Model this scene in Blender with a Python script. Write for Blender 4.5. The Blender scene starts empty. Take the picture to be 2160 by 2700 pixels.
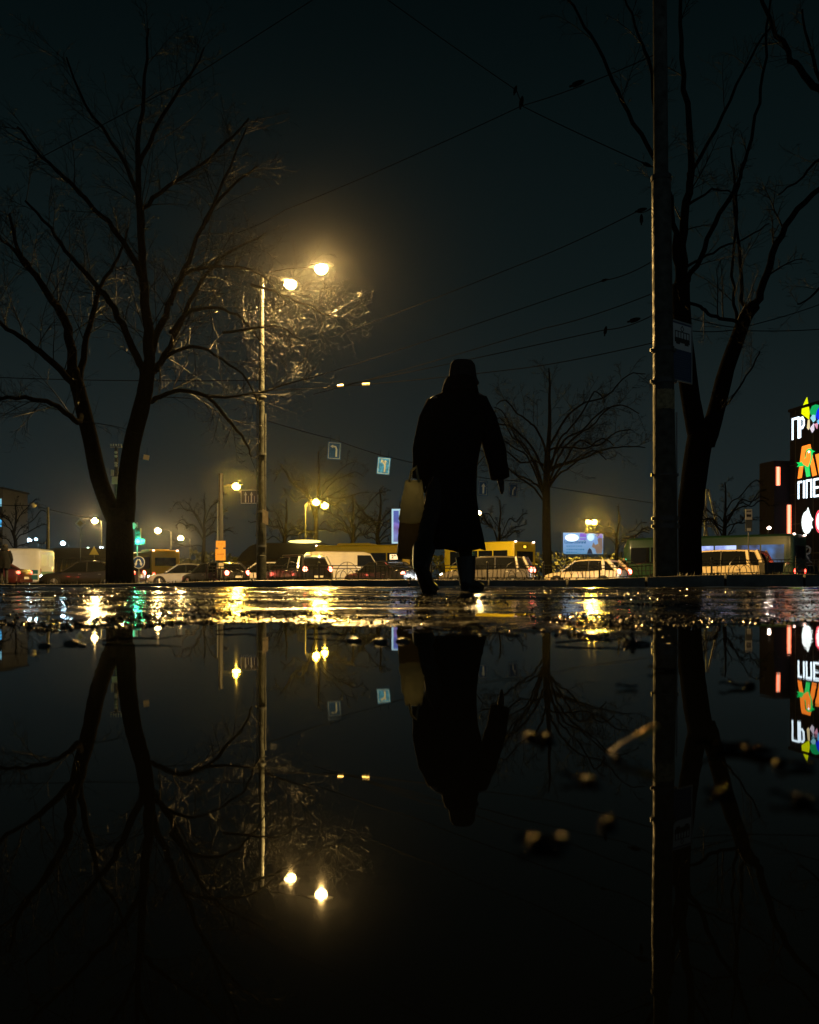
import bpy, bmesh, math, random
from mathutils import Vector, Matrix, noise
R = math.radians
scn = bpy.context.scene
COL = scn.collection

# ------------------------------------------------------------------ camera
FD, CX, HY, CAMH = 1876.7, 862.5, 1218.3, 0.10      # focal length, centre and horizon measured in the photo; lens height
cam_d = bpy.data.cameras.new("camera")
cam = bpy.data.objects.new("camera", cam_d); COL.objects.link(cam)
cam.location = (0, 0, CAMH); cam.rotation_euler = (R(90), 0, 0)
cam_d.sensor_fit = 'HORIZONTAL'; cam_d.sensor_width = 36
cam_d.lens = 36 * FD / 1725; cam_d.shift_y = 140.3 / 1725
cam_d.clip_start = 0.02; cam_d.clip_end = 2000
cam_d.dof.use_dof = True; cam_d.dof.focus_distance = 13.0; cam_d.dof.aperture_fstop = 8.3
scn.camera = cam

# ------------------------------------------------------------------ night sky
world = bpy.data.worlds.new("World"); scn.world = world; world.use_nodes = True
wn = world.node_tree; wn.nodes.clear()
wo = wn.nodes.new('ShaderNodeOutputWorld'); wb = wn.nodes.new('ShaderNodeBackground')
sky = wn.nodes.new('ShaderNodeTexSky'); sky.sky_type = 'NISHITA'; sky.sun_disc = False
sky.sun_elevation = R(-12); sky.sun_rotation = R(200)
mixn = wn.nodes.new('ShaderNodeMix'); mixn.data_type = 'RGBA'; mixn.blend_type = 'ADD'; mixn.inputs[0].default_value = 1.0
tcw = wn.nodes.new('ShaderNodeTexCoord'); sxyz = wn.nodes.new('ShaderNodeSeparateXYZ'); rmp = wn.nodes.new('ShaderNodeValToRGB')
wn.links.new(tcw.outputs['Generated'], sxyz.inputs[0]); wn.links.new(sxyz.outputs[2], rmp.inputs['Fac'])
_e = rmp.color_ramp.elements
_e[0].position = 0.0; _e[0].color = (.19, .285, .30, 1); _e[1].position = .62; _e[1].color = (.003, .028, .035, 1)
_m = rmp.color_ramp.elements.new(.30); _m.color = (.055, .12, .13, 1)
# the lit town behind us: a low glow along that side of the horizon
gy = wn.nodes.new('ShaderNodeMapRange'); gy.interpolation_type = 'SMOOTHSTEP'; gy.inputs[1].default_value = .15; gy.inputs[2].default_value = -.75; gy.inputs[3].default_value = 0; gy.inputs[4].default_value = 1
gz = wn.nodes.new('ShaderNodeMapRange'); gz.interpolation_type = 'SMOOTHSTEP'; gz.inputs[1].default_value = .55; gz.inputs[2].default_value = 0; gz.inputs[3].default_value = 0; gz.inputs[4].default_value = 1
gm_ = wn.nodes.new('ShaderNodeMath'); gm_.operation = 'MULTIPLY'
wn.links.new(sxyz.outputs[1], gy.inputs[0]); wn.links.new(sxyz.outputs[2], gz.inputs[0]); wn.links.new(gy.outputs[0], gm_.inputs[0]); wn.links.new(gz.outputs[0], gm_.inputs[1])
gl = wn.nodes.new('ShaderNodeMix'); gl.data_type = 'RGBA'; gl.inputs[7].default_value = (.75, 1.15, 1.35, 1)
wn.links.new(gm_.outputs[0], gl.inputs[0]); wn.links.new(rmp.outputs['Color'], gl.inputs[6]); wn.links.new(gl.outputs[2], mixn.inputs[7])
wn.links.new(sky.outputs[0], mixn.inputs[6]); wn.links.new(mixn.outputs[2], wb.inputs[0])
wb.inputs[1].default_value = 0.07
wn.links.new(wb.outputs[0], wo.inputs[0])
scn.view_settings.view_transform = 'Standard'; scn.view_settings.look = 'None'
scn.view_settings.exposure = 0; scn.view_settings.gamma = 1
scn.cycles.use_denoising = True
scn.cycles.max_bounces = 6; scn.cycles.volume_bounces = 0
scn.cycles.sample_clamp_indirect = 4.0; scn.cycles.sample_clamp_direct = 0.0
scn.cycles.caustics_reflective = False; scn.cycles.caustics_refractive = False

def P(x, y, Y):
    """Point of the place at distance Y that the photo shows at (x, y)."""
    return Vector(((x - CX) * Y / FD, Y, CAMH + (HY - y) * Y / FD))
def S(Y): return Y / FD

# ------------------------------------------------------------------ materials
MATS = {}
def mat(name, col, rough=0.5, metal=0.0, var=0.0, vscale=8.0, bump=0.0, bscale=40.0, coat=0.0, spec=0.5, alpha=None, rvar=0.0):
    if name in MATS: return MATS[name]
    m = bpy.data.materials.new(name); m.use_nodes = True; n = m.node_tree; b = n.nodes['Principled BSDF']
    b.inputs['Base Color'].default_value = (*col, 1); b.inputs['Roughness'].default_value = rough
    b.inputs['Metallic'].default_value = metal; b.inputs['Coat Weight'].default_value = coat
    b.inputs['Coat Roughness'].default_value = 0.06; b.inputs['Specular IOR Level'].default_value = spec
    tc = n.nodes.new('ShaderNodeTexCoord')
    if var > 0:
        t = n.nodes.new('ShaderNodeTexNoise'); t.inputs['Scale'].default_value = vscale; t.inputs['Detail'].default_value = 6
        n.links.new(tc.outputs['Object'], t.inputs['Vector'])
        r = n.nodes.new('ShaderNodeValToRGB'); e = r.color_ramp.elements
        e[0].position = 0.3; e[1].position = 0.7
        e[0].color = (*[c * (1 - var) for c in col], 1); e[1].color = (*[min(1, c * (1 + var)) for c in col], 1)
        n.links.new(t.outputs['Fac'], r.inputs['Fac']); n.links.new(r.outputs['Color'], b.inputs['Base Color'])
        if rvar > 0:
            mr = n.nodes.new('ShaderNodeMapRange'); mr.inputs[1].default_value = .35; mr.inputs[2].default_value = .65
            mr.inputs[3].default_value = max(0.02, rough - rvar); mr.inputs[4].default_value = min(1, rough + rvar)
            n.links.new(t.outputs['Fac'], mr.inputs[0]); n.links.new(mr.outputs[0], b.inputs['Roughness'])
    if bump > 0:
        t2 = n.nodes.new('ShaderNodeTexNoise'); t2.inputs['Scale'].default_value = bscale; t2.inputs['Detail'].default_value = 4
        n.links.new(tc.outputs['Object'], t2.inputs['Vector'])
        bp = n.nodes.new('ShaderNodeBump'); bp.inputs['Strength'].default_value = bump; bp.inputs['Distance'].default_value = 0.02
        n.links.new(t2.outputs['Fac'], bp.inputs['Height']); n.links.new(bp.outputs['Normal'], b.inputs['Normal'])
    MATS[name] = m; return m
def lens_mat(name, col, strength):
    """clear lamp cover: glows and lets the lamp's light out"""
    m = bpy.data.materials.new(name); m.use_nodes = True; n = m.node_tree; n.nodes.clear()
    o = n.nodes.new('ShaderNodeOutputMaterial'); e = n.nodes.new('ShaderNodeEmission'); t = n.nodes.new('ShaderNodeBsdfTransparent'); a = n.nodes.new('ShaderNodeAddShader')
    e.inputs[0].default_value = (*col, 1); e.inputs[1].default_value = strength
    n.links.new(e.outputs[0], a.inputs[0]); n.links.new(t.outputs[0], a.inputs[1]); n.links.new(a.outputs[0], o.inputs[0]); return m
def emat(name, col, strength):
    if name in MATS: return MATS[name]
    m = bpy.data.materials.new(name); m.use_nodes = True; b = m.node_tree.nodes['Principled BSDF']
    b.inputs['Base Color'].default_value = (*[c * .5 for c in col], 1); b.inputs['Roughness'].default_value = 0.3
    b.inputs['Emission Color'].default_value = (*col, 1); b.inputs['Emission Strength'].default_value = strength
    MATS[name] = m; return m

M_WOOD = mat('bark', (0.006, 0.006, 0.006), 1.0, spec=0.0, var=0.4, vscale=14, bump=0.9, bscale=30)
M_TWIG = mat('wet_twig', (0.004, 0.0037, 0.003), 0.42, var=0.3, spec=.02)
M_STEEL = mat('galvanised_steel', (0.20, 0.21, 0.20), 0.42, 0.6, var=0.3, vscale=5, bump=0.2, bscale=60)
M_DARKSTEEL = mat('dark_painted_steel', (0.02, 0.021, 0.022), 0.35, 0.0, var=0.3, vscale=12)
M_POLE = mat('weathered_pole_paint', (0.062, 0.068, 0.062), 0.62, 0.0, spec=.12, var=0.55, vscale=7, bump=0.5, bscale=25, rvar=.2)
M_CONC = mat('concrete', (0.16, 0.155, 0.14), 0.55, var=0.35, vscale=6, bump=0.4, bscale=50)
M_BLACK = mat('black_rubber', (0.012, 0.012, 0.012), 0.6)
M_GLASS = mat('dark_glass', (0.008, 0.009, 0.010), 0.03, spec=0.45, bump=.12, bscale=.9)
M_WHITE = mat('white_sheeting', (0.75, 0.76, 0.76), 0.45, var=0.08, vscale=3)
M_BLUE = mat('blue_sheeting', (0.012, 0.05, 0.22), 0.4, var=0.15, vscale=3)
M_CHROME = mat('rim_metal', (0.5, 0.5, 0.5), 0.3, 0.9)
M_WIRE = mat('wire_black', (0.0015, 0.0015, 0.0015), 1.0, spec=0)
M_PLATE = mat('plate_white', (0.7, 0.7, 0.68), 0.5)

# ------------------------------------------------------------------ mesh builder
class MB:
    def __init__(s): s.v = []; s.f = []; s.mi = []; s.m = 0
    def face(s, idx): s.f.append(tuple(idx)); s.mi.append(s.m)
    def add(s, verts, faces):
        o = len(s.v); s.v += [tuple(p) for p in verts]
        for f in faces: s.face([o + i for i in f])
    def box(s, c, d, rz=0, tilt=None):
        x, y, z = d[0] / 2, d[1] / 2, d[2] / 2
        vs = [Vector(p) for p in ((-x,-y,-z),(x,-y,-z),(x,y,-z),(-x,y,-z),(-x,-y,z),(x,-y,z),(x,y,z),(-x,y,z))]
        M = Matrix.Rotation(rz, 4, 'Z')
        if tilt: M = M @ Matrix.Rotation(tilt[0], 4, tilt[1])
        s.add([M @ p + Vector(c) for p in vs], [(0,3,2,1),(4,5,6,7),(0,1,5,4),(1,2,6,5),(2,3,7,6),(3,0,4,7)])
    def tube(s, pts, rad, n=8, cap=True):
        pts = [Vector(p) for p in pts]; k = len(pts)
        if not hasattr(rad, '__len__'): rad = [rad] * k
        o = len(s.v); ref = None
        for i, p in enumerate(pts):
            t = (pts[min(i + 1, k - 1)] - pts[max(i - 1, 0)])
            t = t.normalized() if t.length > 1e-9 else Vector((0, 0, 1))
            if ref is None:
                ref = Vector((1, 0, 0)) if abs(t.x) < 0.8 else Vector((0, 1, 0))
            a = (ref - t * ref.dot(t))
            if a.length < 1e-6: a = t.orthogonal()
            a.normalize(); b = t.cross(a); ref = a
            for j in range(n):
                th = 2 * math.pi * j / n
                s.v.append(tuple(p + (a * math.cos(th) + b * math.sin(th)) * rad[i]))
        for i in range(k - 1):
            for j in range(n):
                s.face((o + i*n + j, o + i*n + (j+1) % n, o + (i+1)*n + (j+1) % n, o + (i+1)*n + j))
        if cap:
            s.face([o + j for j in reversed(range(n))]); s.face([o + (k-1)*n + j for j in range(n)])
    def loft(s, rings, cap=True):
        n = len(rings[0]); o = len(s.v)
        for r in rings: s.v += [tuple(p) for p in r]
        for i in range(len(rings) - 1):
            for j in range(n):
                s.face((o + i*n + j, o + i*n + (j+1) % n, o + (i+1)*n + (j+1) % n, o + (i+1)*n + j))
        if cap:
            s.face([o + j for j in reversed(range(n))]); s.face([o + (len(rings)-1)*n + j for j in range(n)])
    def prism(s, pts, y0, y1, org=(0,0,0)):
        """closed outline in x,z extruded along y"""
        n = len(pts); o = len(s.v); ox, oy, oz = org
        s.v += [(x + ox, y0 + oy, z + oz) for x, z in pts] + [(x + ox, y1 + oy, z + oz) for x, z in pts]
        s.face([o + i for i in range(n)]); s.face([o + n + i for i in reversed(range(n))])
        for i in range(n): s.face((o + i, o + n + i, o + n + (i+1) % n, o + (i+1) % n))
    def ell(s, c, r, nu=14, nv=9):
        o = len(s.v)
        c = Vector(c)
        s.v.append(tuple(c + Vector((0, 0, -r[2]))))
        for i in range(1, nv):
            a = -math.pi/2 + math.pi * i / nv
            for j in range(nu):
                th = 2 * math.pi * j / nu
                s.v.append(tuple(c + Vector((r[0]*math.cos(a)*math.cos(th), r[1]*math.cos(a)*math.sin(th), r[2]*math.sin(a)))))
        s.v.append(tuple(c + Vector((0, 0, r[2])))); top = len(s.v) - 1
        for j in range(nu): s.face((o, o + 1 + (j+1) % nu, o + 1 + j))
        for i in range(nv - 2):
            for j in range(nu):
                a, b = o + 1 + i*nu + j, o + 1 + i*nu + (j+1) % nu
                s.face((a, b, b + nu, a + nu))
        q = o + 1 + (nv - 2)*nu
        for j in range(nu): s.face((q + j, q + (j+1) % nu, top))
    def build(s, name, mats, parent=None, smooth=True, angle=40):
        me = bpy.data.meshes.new(name)
        me.from_pydata(s.v, [], s.f)
        if not isinstance(mats, (list, tuple)): mats = [mats]
        for m in mats: me.materials.append(m)
        if len(mats) > 1: me.polygons.foreach_set('material_index', s.mi)
        me.update()
        if smooth:
            me.polygons.foreach_set('use_smooth', [True] * len(me.polygons))
            me.set_sharp_from_angle(angle=R(angle))
        o = bpy.data.objects.new(name, me); COL.objects.link(o)
        if parent: o.parent = parent
        return o

def tag(o, label=None, cat=None, group=None, kind=None):
    if label: o['label'] = label
    if cat: o['category'] = cat
    if group: o['group'] = group
    if kind: o['kind'] = kind
    return o
def thing(name, loc, label, cat, group=None, rz=0):
    o = bpy.data.objects.new(name, None); COL.objects.link(o); o.empty_display_size = 0.2
    o.location = loc; o.rotation_euler = (0, 0, rz)
    return tag(o, label, cat, group)
def point_light(parent, loc, power, col, radius=0.12):
    d = bpy.data.lights.new('lamp_light', 'POINT'); d.energy = power; d.color = col; d.shadow_soft_size = radius
    o = bpy.data.objects.new('lamp_light', d); COL.objects.link(o); o.parent = parent; o.location = loc
    return o
def text_obj(name, s, size, m, parent, loc, rot=(R(90), 0, 0), depth=0.004, bold=0.0, align='CENTER'):
    c = bpy.data.curves.new(name, 'FONT'); c.body = s; c.size = size; c.extrude = depth; c.offset = bold
    c.align_x = align; c.align_y = 'CENTER'
    t = bpy.data.objects.new('tmp', c); COL.objects.link(t)
    me = bpy.data.meshes.new_from_object(t.evaluated_get(bpy.context.evaluated_depsgraph_get()))
    bpy.data.objects.remove(t); bpy.data.curves.remove(c)
    me.materials.clear(); me.materials.append(m)
    o = bpy.data.objects.new(name, me); COL.objects.link(o); o.parent = parent; o.location = loc; o.rotation_euler = rot
    return o
def lerp(a, b, t): return a + (b - a) * t
def interp(tab, x):
    if x <= tab[0][0]: return tab[0][1]
    for (a, va), (b, vb) in zip(tab, tab[1:]):
        if x <= b:
            t = (x - a) / (b - a); t = t * t * (3 - 2 * t); return va + (vb - va) * t
    return tab[-1][1]
def fbm(x, y, z=0.0, o=4):
    return noise.fractal(Vector((x, y, z)), 1.0, 2.0, o)

# ------------------------------------------------------------------ ground
ROADZ = -0.42
BUMPS = [(95,1362,26,.006),(150,1357,34,.008),(300,1346,40,.006),(455,1345,60,.007),(770,1352,55,.009),(850,1353,40,.007),
         (560,1340,60,.006),(660,1335,50,.007),(1080,1338,60,.006),(1350,1357,40,.008),(1420,1359,40,.007),(240,1345,36,.006),(1530,1352,30,.005),(1620,1366,26,.005),(980,1345,40,.006)]
BW = []
for bx, by, bw, bh in BUMPS:
    Y = CAMH * FD / (by - HY); BW.append(((bx - CX) * Y / FD, Y, bw * Y / FD, bh))
def pave_h(X, Y):
    shore = 1.86 + 0.55 * fbm(X * 1.3 + 3.1, Y * .7, 2.0, 4) + 0.25 * fbm(X * 5.0, Y * 4.0, 5.0, 4) + 0.12 * X
    t = max(0.0, min(1.0, (Y - shore + .45) / 0.7)); t = t * t * (3 - 2 * t)
    h = -0.022 + t * 0.0245
    far = max(0.0, min(1.0, (Y - 2.2) / 3.0))
    h += (0.0042 - .0012 * far) * fbm(X * 2.6, Y * 2.6, 0.0, 5) + (0.0010 * fbm(X * 11, Y * 11, 4.0, 3) + (math.exp(-((Y - shore - .25) / .45) ** 2) * (.0030 * fbm(X * 14, Y * 10, 3.0, 2) + .0014 * fbm(X * 42, Y * 26, 7.0, 2)) if Y < 4 else 0)) * t
    # worn slab edges running across the path
    for i, (y0, a) in enumerate(((2.95, .004), (3.6, .006), (4.3, .011), (5.15, .009), (6.1, .012), (7.2, .014), (8.4, .024), (9.7, .022))):
        d = Y - y0 - .16 * fbm(X * .7, y0, 9, 3)
        if d > 0:
            h += a * (.55 + .75 * fbm(X * .8, y0 * 3, 1, 3)) * min(1, d / .08) * math.exp(-max(0, d - .08) / .55)
    for bx, by, bw, bh in BW:
        if abs(Y - by) < .5:
            h += (bh + .004) * math.exp(-((X - bx) / bw) ** 2 - ((Y - by) / .05) ** 2) * (.35 + 2.2 * fbm(X * 26, Y * 14, 3, 4))
    if Y > 9.5: h -= 0.012 * (Y - 9.5)
    return h

def wet_asphalt():
    m = bpy.data.materials.new('wet_asphalt'); m.use_nodes = True; n = m.node_tree; b = n.nodes['Principled BSDF']
    tc = n.nodes.new('ShaderNodeTexCoord')
    n1 = n.nodes.new('ShaderNodeTexNoise'); n1.inputs['Scale'].default_value = 1.4; n1.inputs['Detail'].default_value = 5
    n2 = n.nodes.new('ShaderNodeTexNoise'); n2.inputs['Scale'].default_value = 55; n2.inputs['Detail'].default_value = 3
    v = n.nodes.new('ShaderNodeTexVoronoi'); v.inputs['Scale'].default_value = 85
    for t in (n1, n2, v): n.links.new(tc.outputs['Object'], t.inputs['Vector'])
    r = n.nodes.new('ShaderNodeValToRGB'); e = r.color_ramp.elements
    e[0].color = (.014, .014, .014, 1); e[1].color = (.045, .043, .04, 1); e[0].position = .3; e[1].position = .75
    n.links.new(n2.outputs['Fac'], r.inputs['Fac']); n.links.new(r.outputs['Color'], b.inputs['Base Color'])
    mp = n.nodes.new('ShaderNodeMapping'); mp.inputs['Scale'].default_value = (.55, 1.25, 1); n.links.new(tc.outputs['Object'], mp.inputs[0]); n.links.new(mp.outputs[0], n1.inputs['Vector'])
    n1.inputs['Scale'].default_value = 2.6; n1.inputs['Detail'].default_value = 7; n1.inputs['Roughness'].default_value = .62
    mr = n.nodes.new('ShaderNodeMapRange'); mr.inputs[1].default_value = .47; mr.inputs[2].default_value = .60
    mr.inputs[3].default_value = .06; mr.inputs[4].default_value = .22
    n.links.new(n1.outputs['Fac'], mr.inputs[0]); n.links.new(mr.outputs[0], b.inputs['Roughness'])
    ms = n.nodes.new('ShaderNodeMapRange'); ms.inputs[1].default_value = .46; ms.inputs[2].default_value = .62
    ms.inputs[3].default_value = .05; ms.inputs[4].default_value = .34
    n.links.new(n1.outputs['Fac'], ms.inputs[0])
    sp_ = n.nodes.new('ShaderNodeMapRange'); sp_.inputs[1].default_value = .48; sp_.inputs[2].default_value = .62; sp_.inputs[3].default_value = .5; sp_.inputs[4].default_value = .22
    n.links.new(n1.outputs['Fac'], sp_.inputs[0]); n.links.new(sp_.outputs[0], b.inputs['Specular IOR Level'])
    bp = n.nodes.new('ShaderNodeBump'); bp.inputs['Distance'].default_value = .008
    n.links.new(ms.outputs[0], bp.inputs['Strength'])
    ad = n.nodes.new('ShaderNodeMath'); ad.operation = 'ADD'
    n.links.new(v.outputs['Distance'], ad.inputs[0]); n.links.new(n2.outputs['Fac'], ad.inputs[1])
    n.links.new(ad.outputs[0], bp.inputs['Height']); n.links.new(bp.outputs['Normal'], b.inputs['Normal'])
    return m
M_ASPH = wet_asphalt()

def grid(name, xs_of, ys, hf, m, kind='structure'):
    b = MB(); cols = len(xs_of(ys[0]))
    for Y in ys:
        for X in xs_of(Y): b.v.append((X, Y, hf(X, Y)))
    for i in range(len(ys) - 1):
        for j in range(cols - 1):
            a = i * cols + j; b.face((a, a + 1, a + cols + 1, a + cols))
    o = b.build(name, m, smooth=True, angle=180); o['kind'] = kind
    return o
us = [-4, -2.5, -1.6, -1.1, -.85, -.7] + [(-.56 + 1.12 * i / 420) for i in range(421)] + [.7, .85, 1.1, 1.6, 2.5, 4]
ys = []; y = 0.16
while y < 11.25: ys.append(y); y *= (1.016 if y < 1.1 else 1.0085)
ys.append(11.25)
pave = grid('pavement', lambda Y: [u * Y for u in us], ys, pave_h, M_ASPH)
# the wider paving under and beside it
b = MB(); b.add([(-60, -12, -.045), (60, -12, -.045), (60, 11.2, -.045), (-60, 11.2, -.045)], [(0, 1, 2, 3)])
tag(b.build('paving_base', M_ASPH, smooth=False), kind='structure')

def water_mat():
    m = bpy.data.materials.new('puddle_water'); m.use_nodes = True; n = m.node_tree; b = n.nodes['Principled BSDF']
    b.inputs['Base Color'].default_value = (.006, .007, .007, 1); b.inputs['Roughness'].default_value = .012
    b.inputs['IOR'].default_value = 1.33
    tc = n.nodes.new('ShaderNodeTexCoord'); t = n.nodes.new('ShaderNodeTexNoise'); t.inputs['Scale'].default_value = 5.0; t.inputs['Detail'].default_value = 3
    n.links.new(tc.outputs['Object'], t.inputs['Vector'])
    bp = n.nodes.new('ShaderNodeBump'); bp.inputs['Strength'].default_value = .08; bp.inputs['Distance'].default_value = .004
    n.links.new(t.outputs['Fac'], bp.inputs['Height']); n.links.new(bp.outputs['Normal'], b.inputs['Normal'])
    return m
b = MB(); b.add([(-7, -4, 0), (7, -4, 0), (7, 3.6, 0), (-7, 3.6, 0)], [(0, 1, 2, 3)])
tag(b.build('puddle', water_mat(), smooth=False), kind='structure')

def verge_c(X, Y):
    u = X / max(Y, 1)
    return interp([(-.30, .0068), (-.215, .0026), (-.1, .0020), (.22, .0018), (.30, -.0030), (.40, -.0046)], u)
def verge_z(X, Y):
    return CAMH - verge_c(X, Y) * Y + .012 * fbm(X * .7, Y * .7, 8, 4) + (-.0 if Y < 33 else -(Y - 33) * .05)
M_SOIL = mat('wet_soil', (.018, .016, .012), .6, var=.5, vscale=3, bump=1.0, bscale=14)
vy = [11.52 + (35 - 11.52) * (i / 70) ** 1.3 for i in range(71)]
tag(grid('verge', lambda Y: [-70, -50, -35] + [-24 + .4 * i for i in range(121)] + [35, 50, 70], vy, verge_z, M_SOIL), kind='structure')
# kerb: cast stones along the near edge of the verge
b = MB(); x = -24.0; rnd = random.Random(4)
while x < 24:
    w = .98; z1 = verge_z(x + .5, 11.4) + .006 + rnd.uniform(-.004, .004)
    z0 = verge_z(x + .02, 11.4) + .004; z2 = verge_z(x + .98, 11.4) + .004
    b.add([(x+.01,11.26,-.1),(x+w,11.26,-.1),(x+w,11.50,-.1),(x+.01,11.50,-.1),(x+.01,11.275,z0),(x+w,11.275,z2),(x+w,11.50,z2+.003),(x+.01,11.50,z0+.003)],
          [(0,3,2,1),(4,5,6,7),(0,1,5,4),(1,2,6,5),(2,3,7,6),(3,0,4,7)])
    x += 1.0
tag(b.build('kerb', M_CONC, smooth=False), kind='structure')
# grass on the verge
b = MB(); rnd = random.Random(11)
for i in range(5200):
    Y = 11.6 + 20 * rnd.random() ** 1.5; X = rnd.uniform(-.6, .6) * Y
    if fbm(X * .8, Y * .5, 3, 2) < -.05: continue
    z = verge_z(X, Y) - .004; a = rnd.uniform(0, 6.3); h = rnd.uniform(.02, .07); w = .006 + .0004 * Y
    dx, dy = math.cos(a) * w, math.sin(a) * w; lx, ly = rnd.uniform(-.03, .03), rnd.uniform(-.03, .03)
    b.add([(X - dx, Y - dy, z), (X + dx, Y + dy, z), (X + lx, Y + ly, z + h)], [(0, 1, 2)])
tag(b.build('grass', mat('dull_grass', (.03, .04, .015), .5, var=.4, vscale=2), smooth=False), kind='stuff')

M_ROAD = mat('wet_road', (.03, .03, .03), .22, var=.35, vscale=1.2, bump=.25, bscale=30, rvar=.12)
b = MB(); b.add([(-180, 34.6, ROADZ), (180, 34.6, ROADZ), (180, 96, ROADZ), (-180, 96, ROADZ)], [(0, 1, 2, 3)])
tag(b.build('road', M_ROAD, smooth=False), kind='structure')
b = MB(); b.add([(-240, -20, -.6), (240, -20, -.6), (240, 33, -.6), (-240, 33, -.6), (-240, 95, -.43), (240, 95, -.43), (240, 380, -.43), (-240, 380, -.43), (240,34,-.6),(-240,34,-.6)],
                [(0, 1, 2, 3), (3, 2, 8, 9), (4, 5, 6, 7)])
tag(b.build('ground', mat('dark_ground', (.04, .038, .032), .7, var=.4, vscale=.4), smooth=False), kind='structure')
# lane lines on the road
b = MB(); 
for k in range(-20, 21):
    b.add([(k*6, 49.0, ROADZ+.004), (k*6+3, 49.0, ROADZ+.004), (k*6+3, 49.15, ROADZ+.004), (k*6, 49.15, ROADZ+.004)], [(0,1,2,3)])
tag(b.build('road_markings', M_WHITE, smooth=False), kind='structure')
# ------------------------------------------------------------------ vehicles
E_HEAD = emat('headlight_glow', (1.0, .95, .85), 40.0)
E_TAIL = emat('tail_light_glow', (1.0, .05, .03), 14.0)
E_BRAKE = emat('brake_light_glow', (1.0, .12, .07), 26.0)
E_AMBER = emat('amber_marker_glow', (1.0, .45, .12), 6.0)
M_OFFLAMP = mat('lamp_plastic_red', (.25, .01, .01), .2)
M_CLEAR = mat('lamp_plastic_clear', (.5, .5, .5), .1)
def paint(name, col, metal=0.0): return mat('paint_' + name, col, .3, metal, var=.06, vscale=2, coat=.7, bump=.03, bscale=5)

def spot_light(parent, loc, power=420):
    d = bpy.data.lights.new('headlight_beam', 'SPOT'); d.energy = power; d.color = (.86, .94, 1.0); d.spot_size = R(120); d.spot_blend = .9; d.shadow_soft_size = .05
    o = bpy.data.objects.new('headlight_beam', d); COL.objects.link(o); o.parent = parent; o.location = loc; o.rotation_euler = (0, R(-84), 0)
    return o
def ring8(x, hw, zb, zd, crown=.03):
    return [Vector((x, y, z)) for y, z in ((-hw*.86, zb), (-hw*.985, zb + .10), (-hw, zb + .5*(zd-zb)), (-hw*.97, zd - .05), (-hw*.84, zd), (0, zd + crown),
            (hw*.84, zd), (hw*.97, zd - .05), (hw, zb + .5*(zd-zb)), (hw*.985, zb + .10), (hw*.86, zb))]
def wheel(root, x, y, r=.32, w=.21):
    side = 1 if y > 0 else -1
    b = MB(); b.tube([(x, y - side*w, r), (x, y - side*w*.9, r), (x, y - side*.02, r), (x, y, r)], [r*.93, r, r, r*.93], 20)
    t = b.build('wheel', M_BLACK, root)
    b = MB(); ro = r * .66
    b.tube([(x, y - side*.03, r), (x, y + side*.004, r)], [ro, ro*.98], 18)
    for k in range(5):
        a = 2*math.pi*k/5 + .3
        b.tube([(x, y + side*.012, r), (x + math.cos(a)*ro*.95, y + side*.008, r + math.sin(a)*ro*.95)], [.05, .035], 5)
    b.build('rim', M_CHROME, t)

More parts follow.
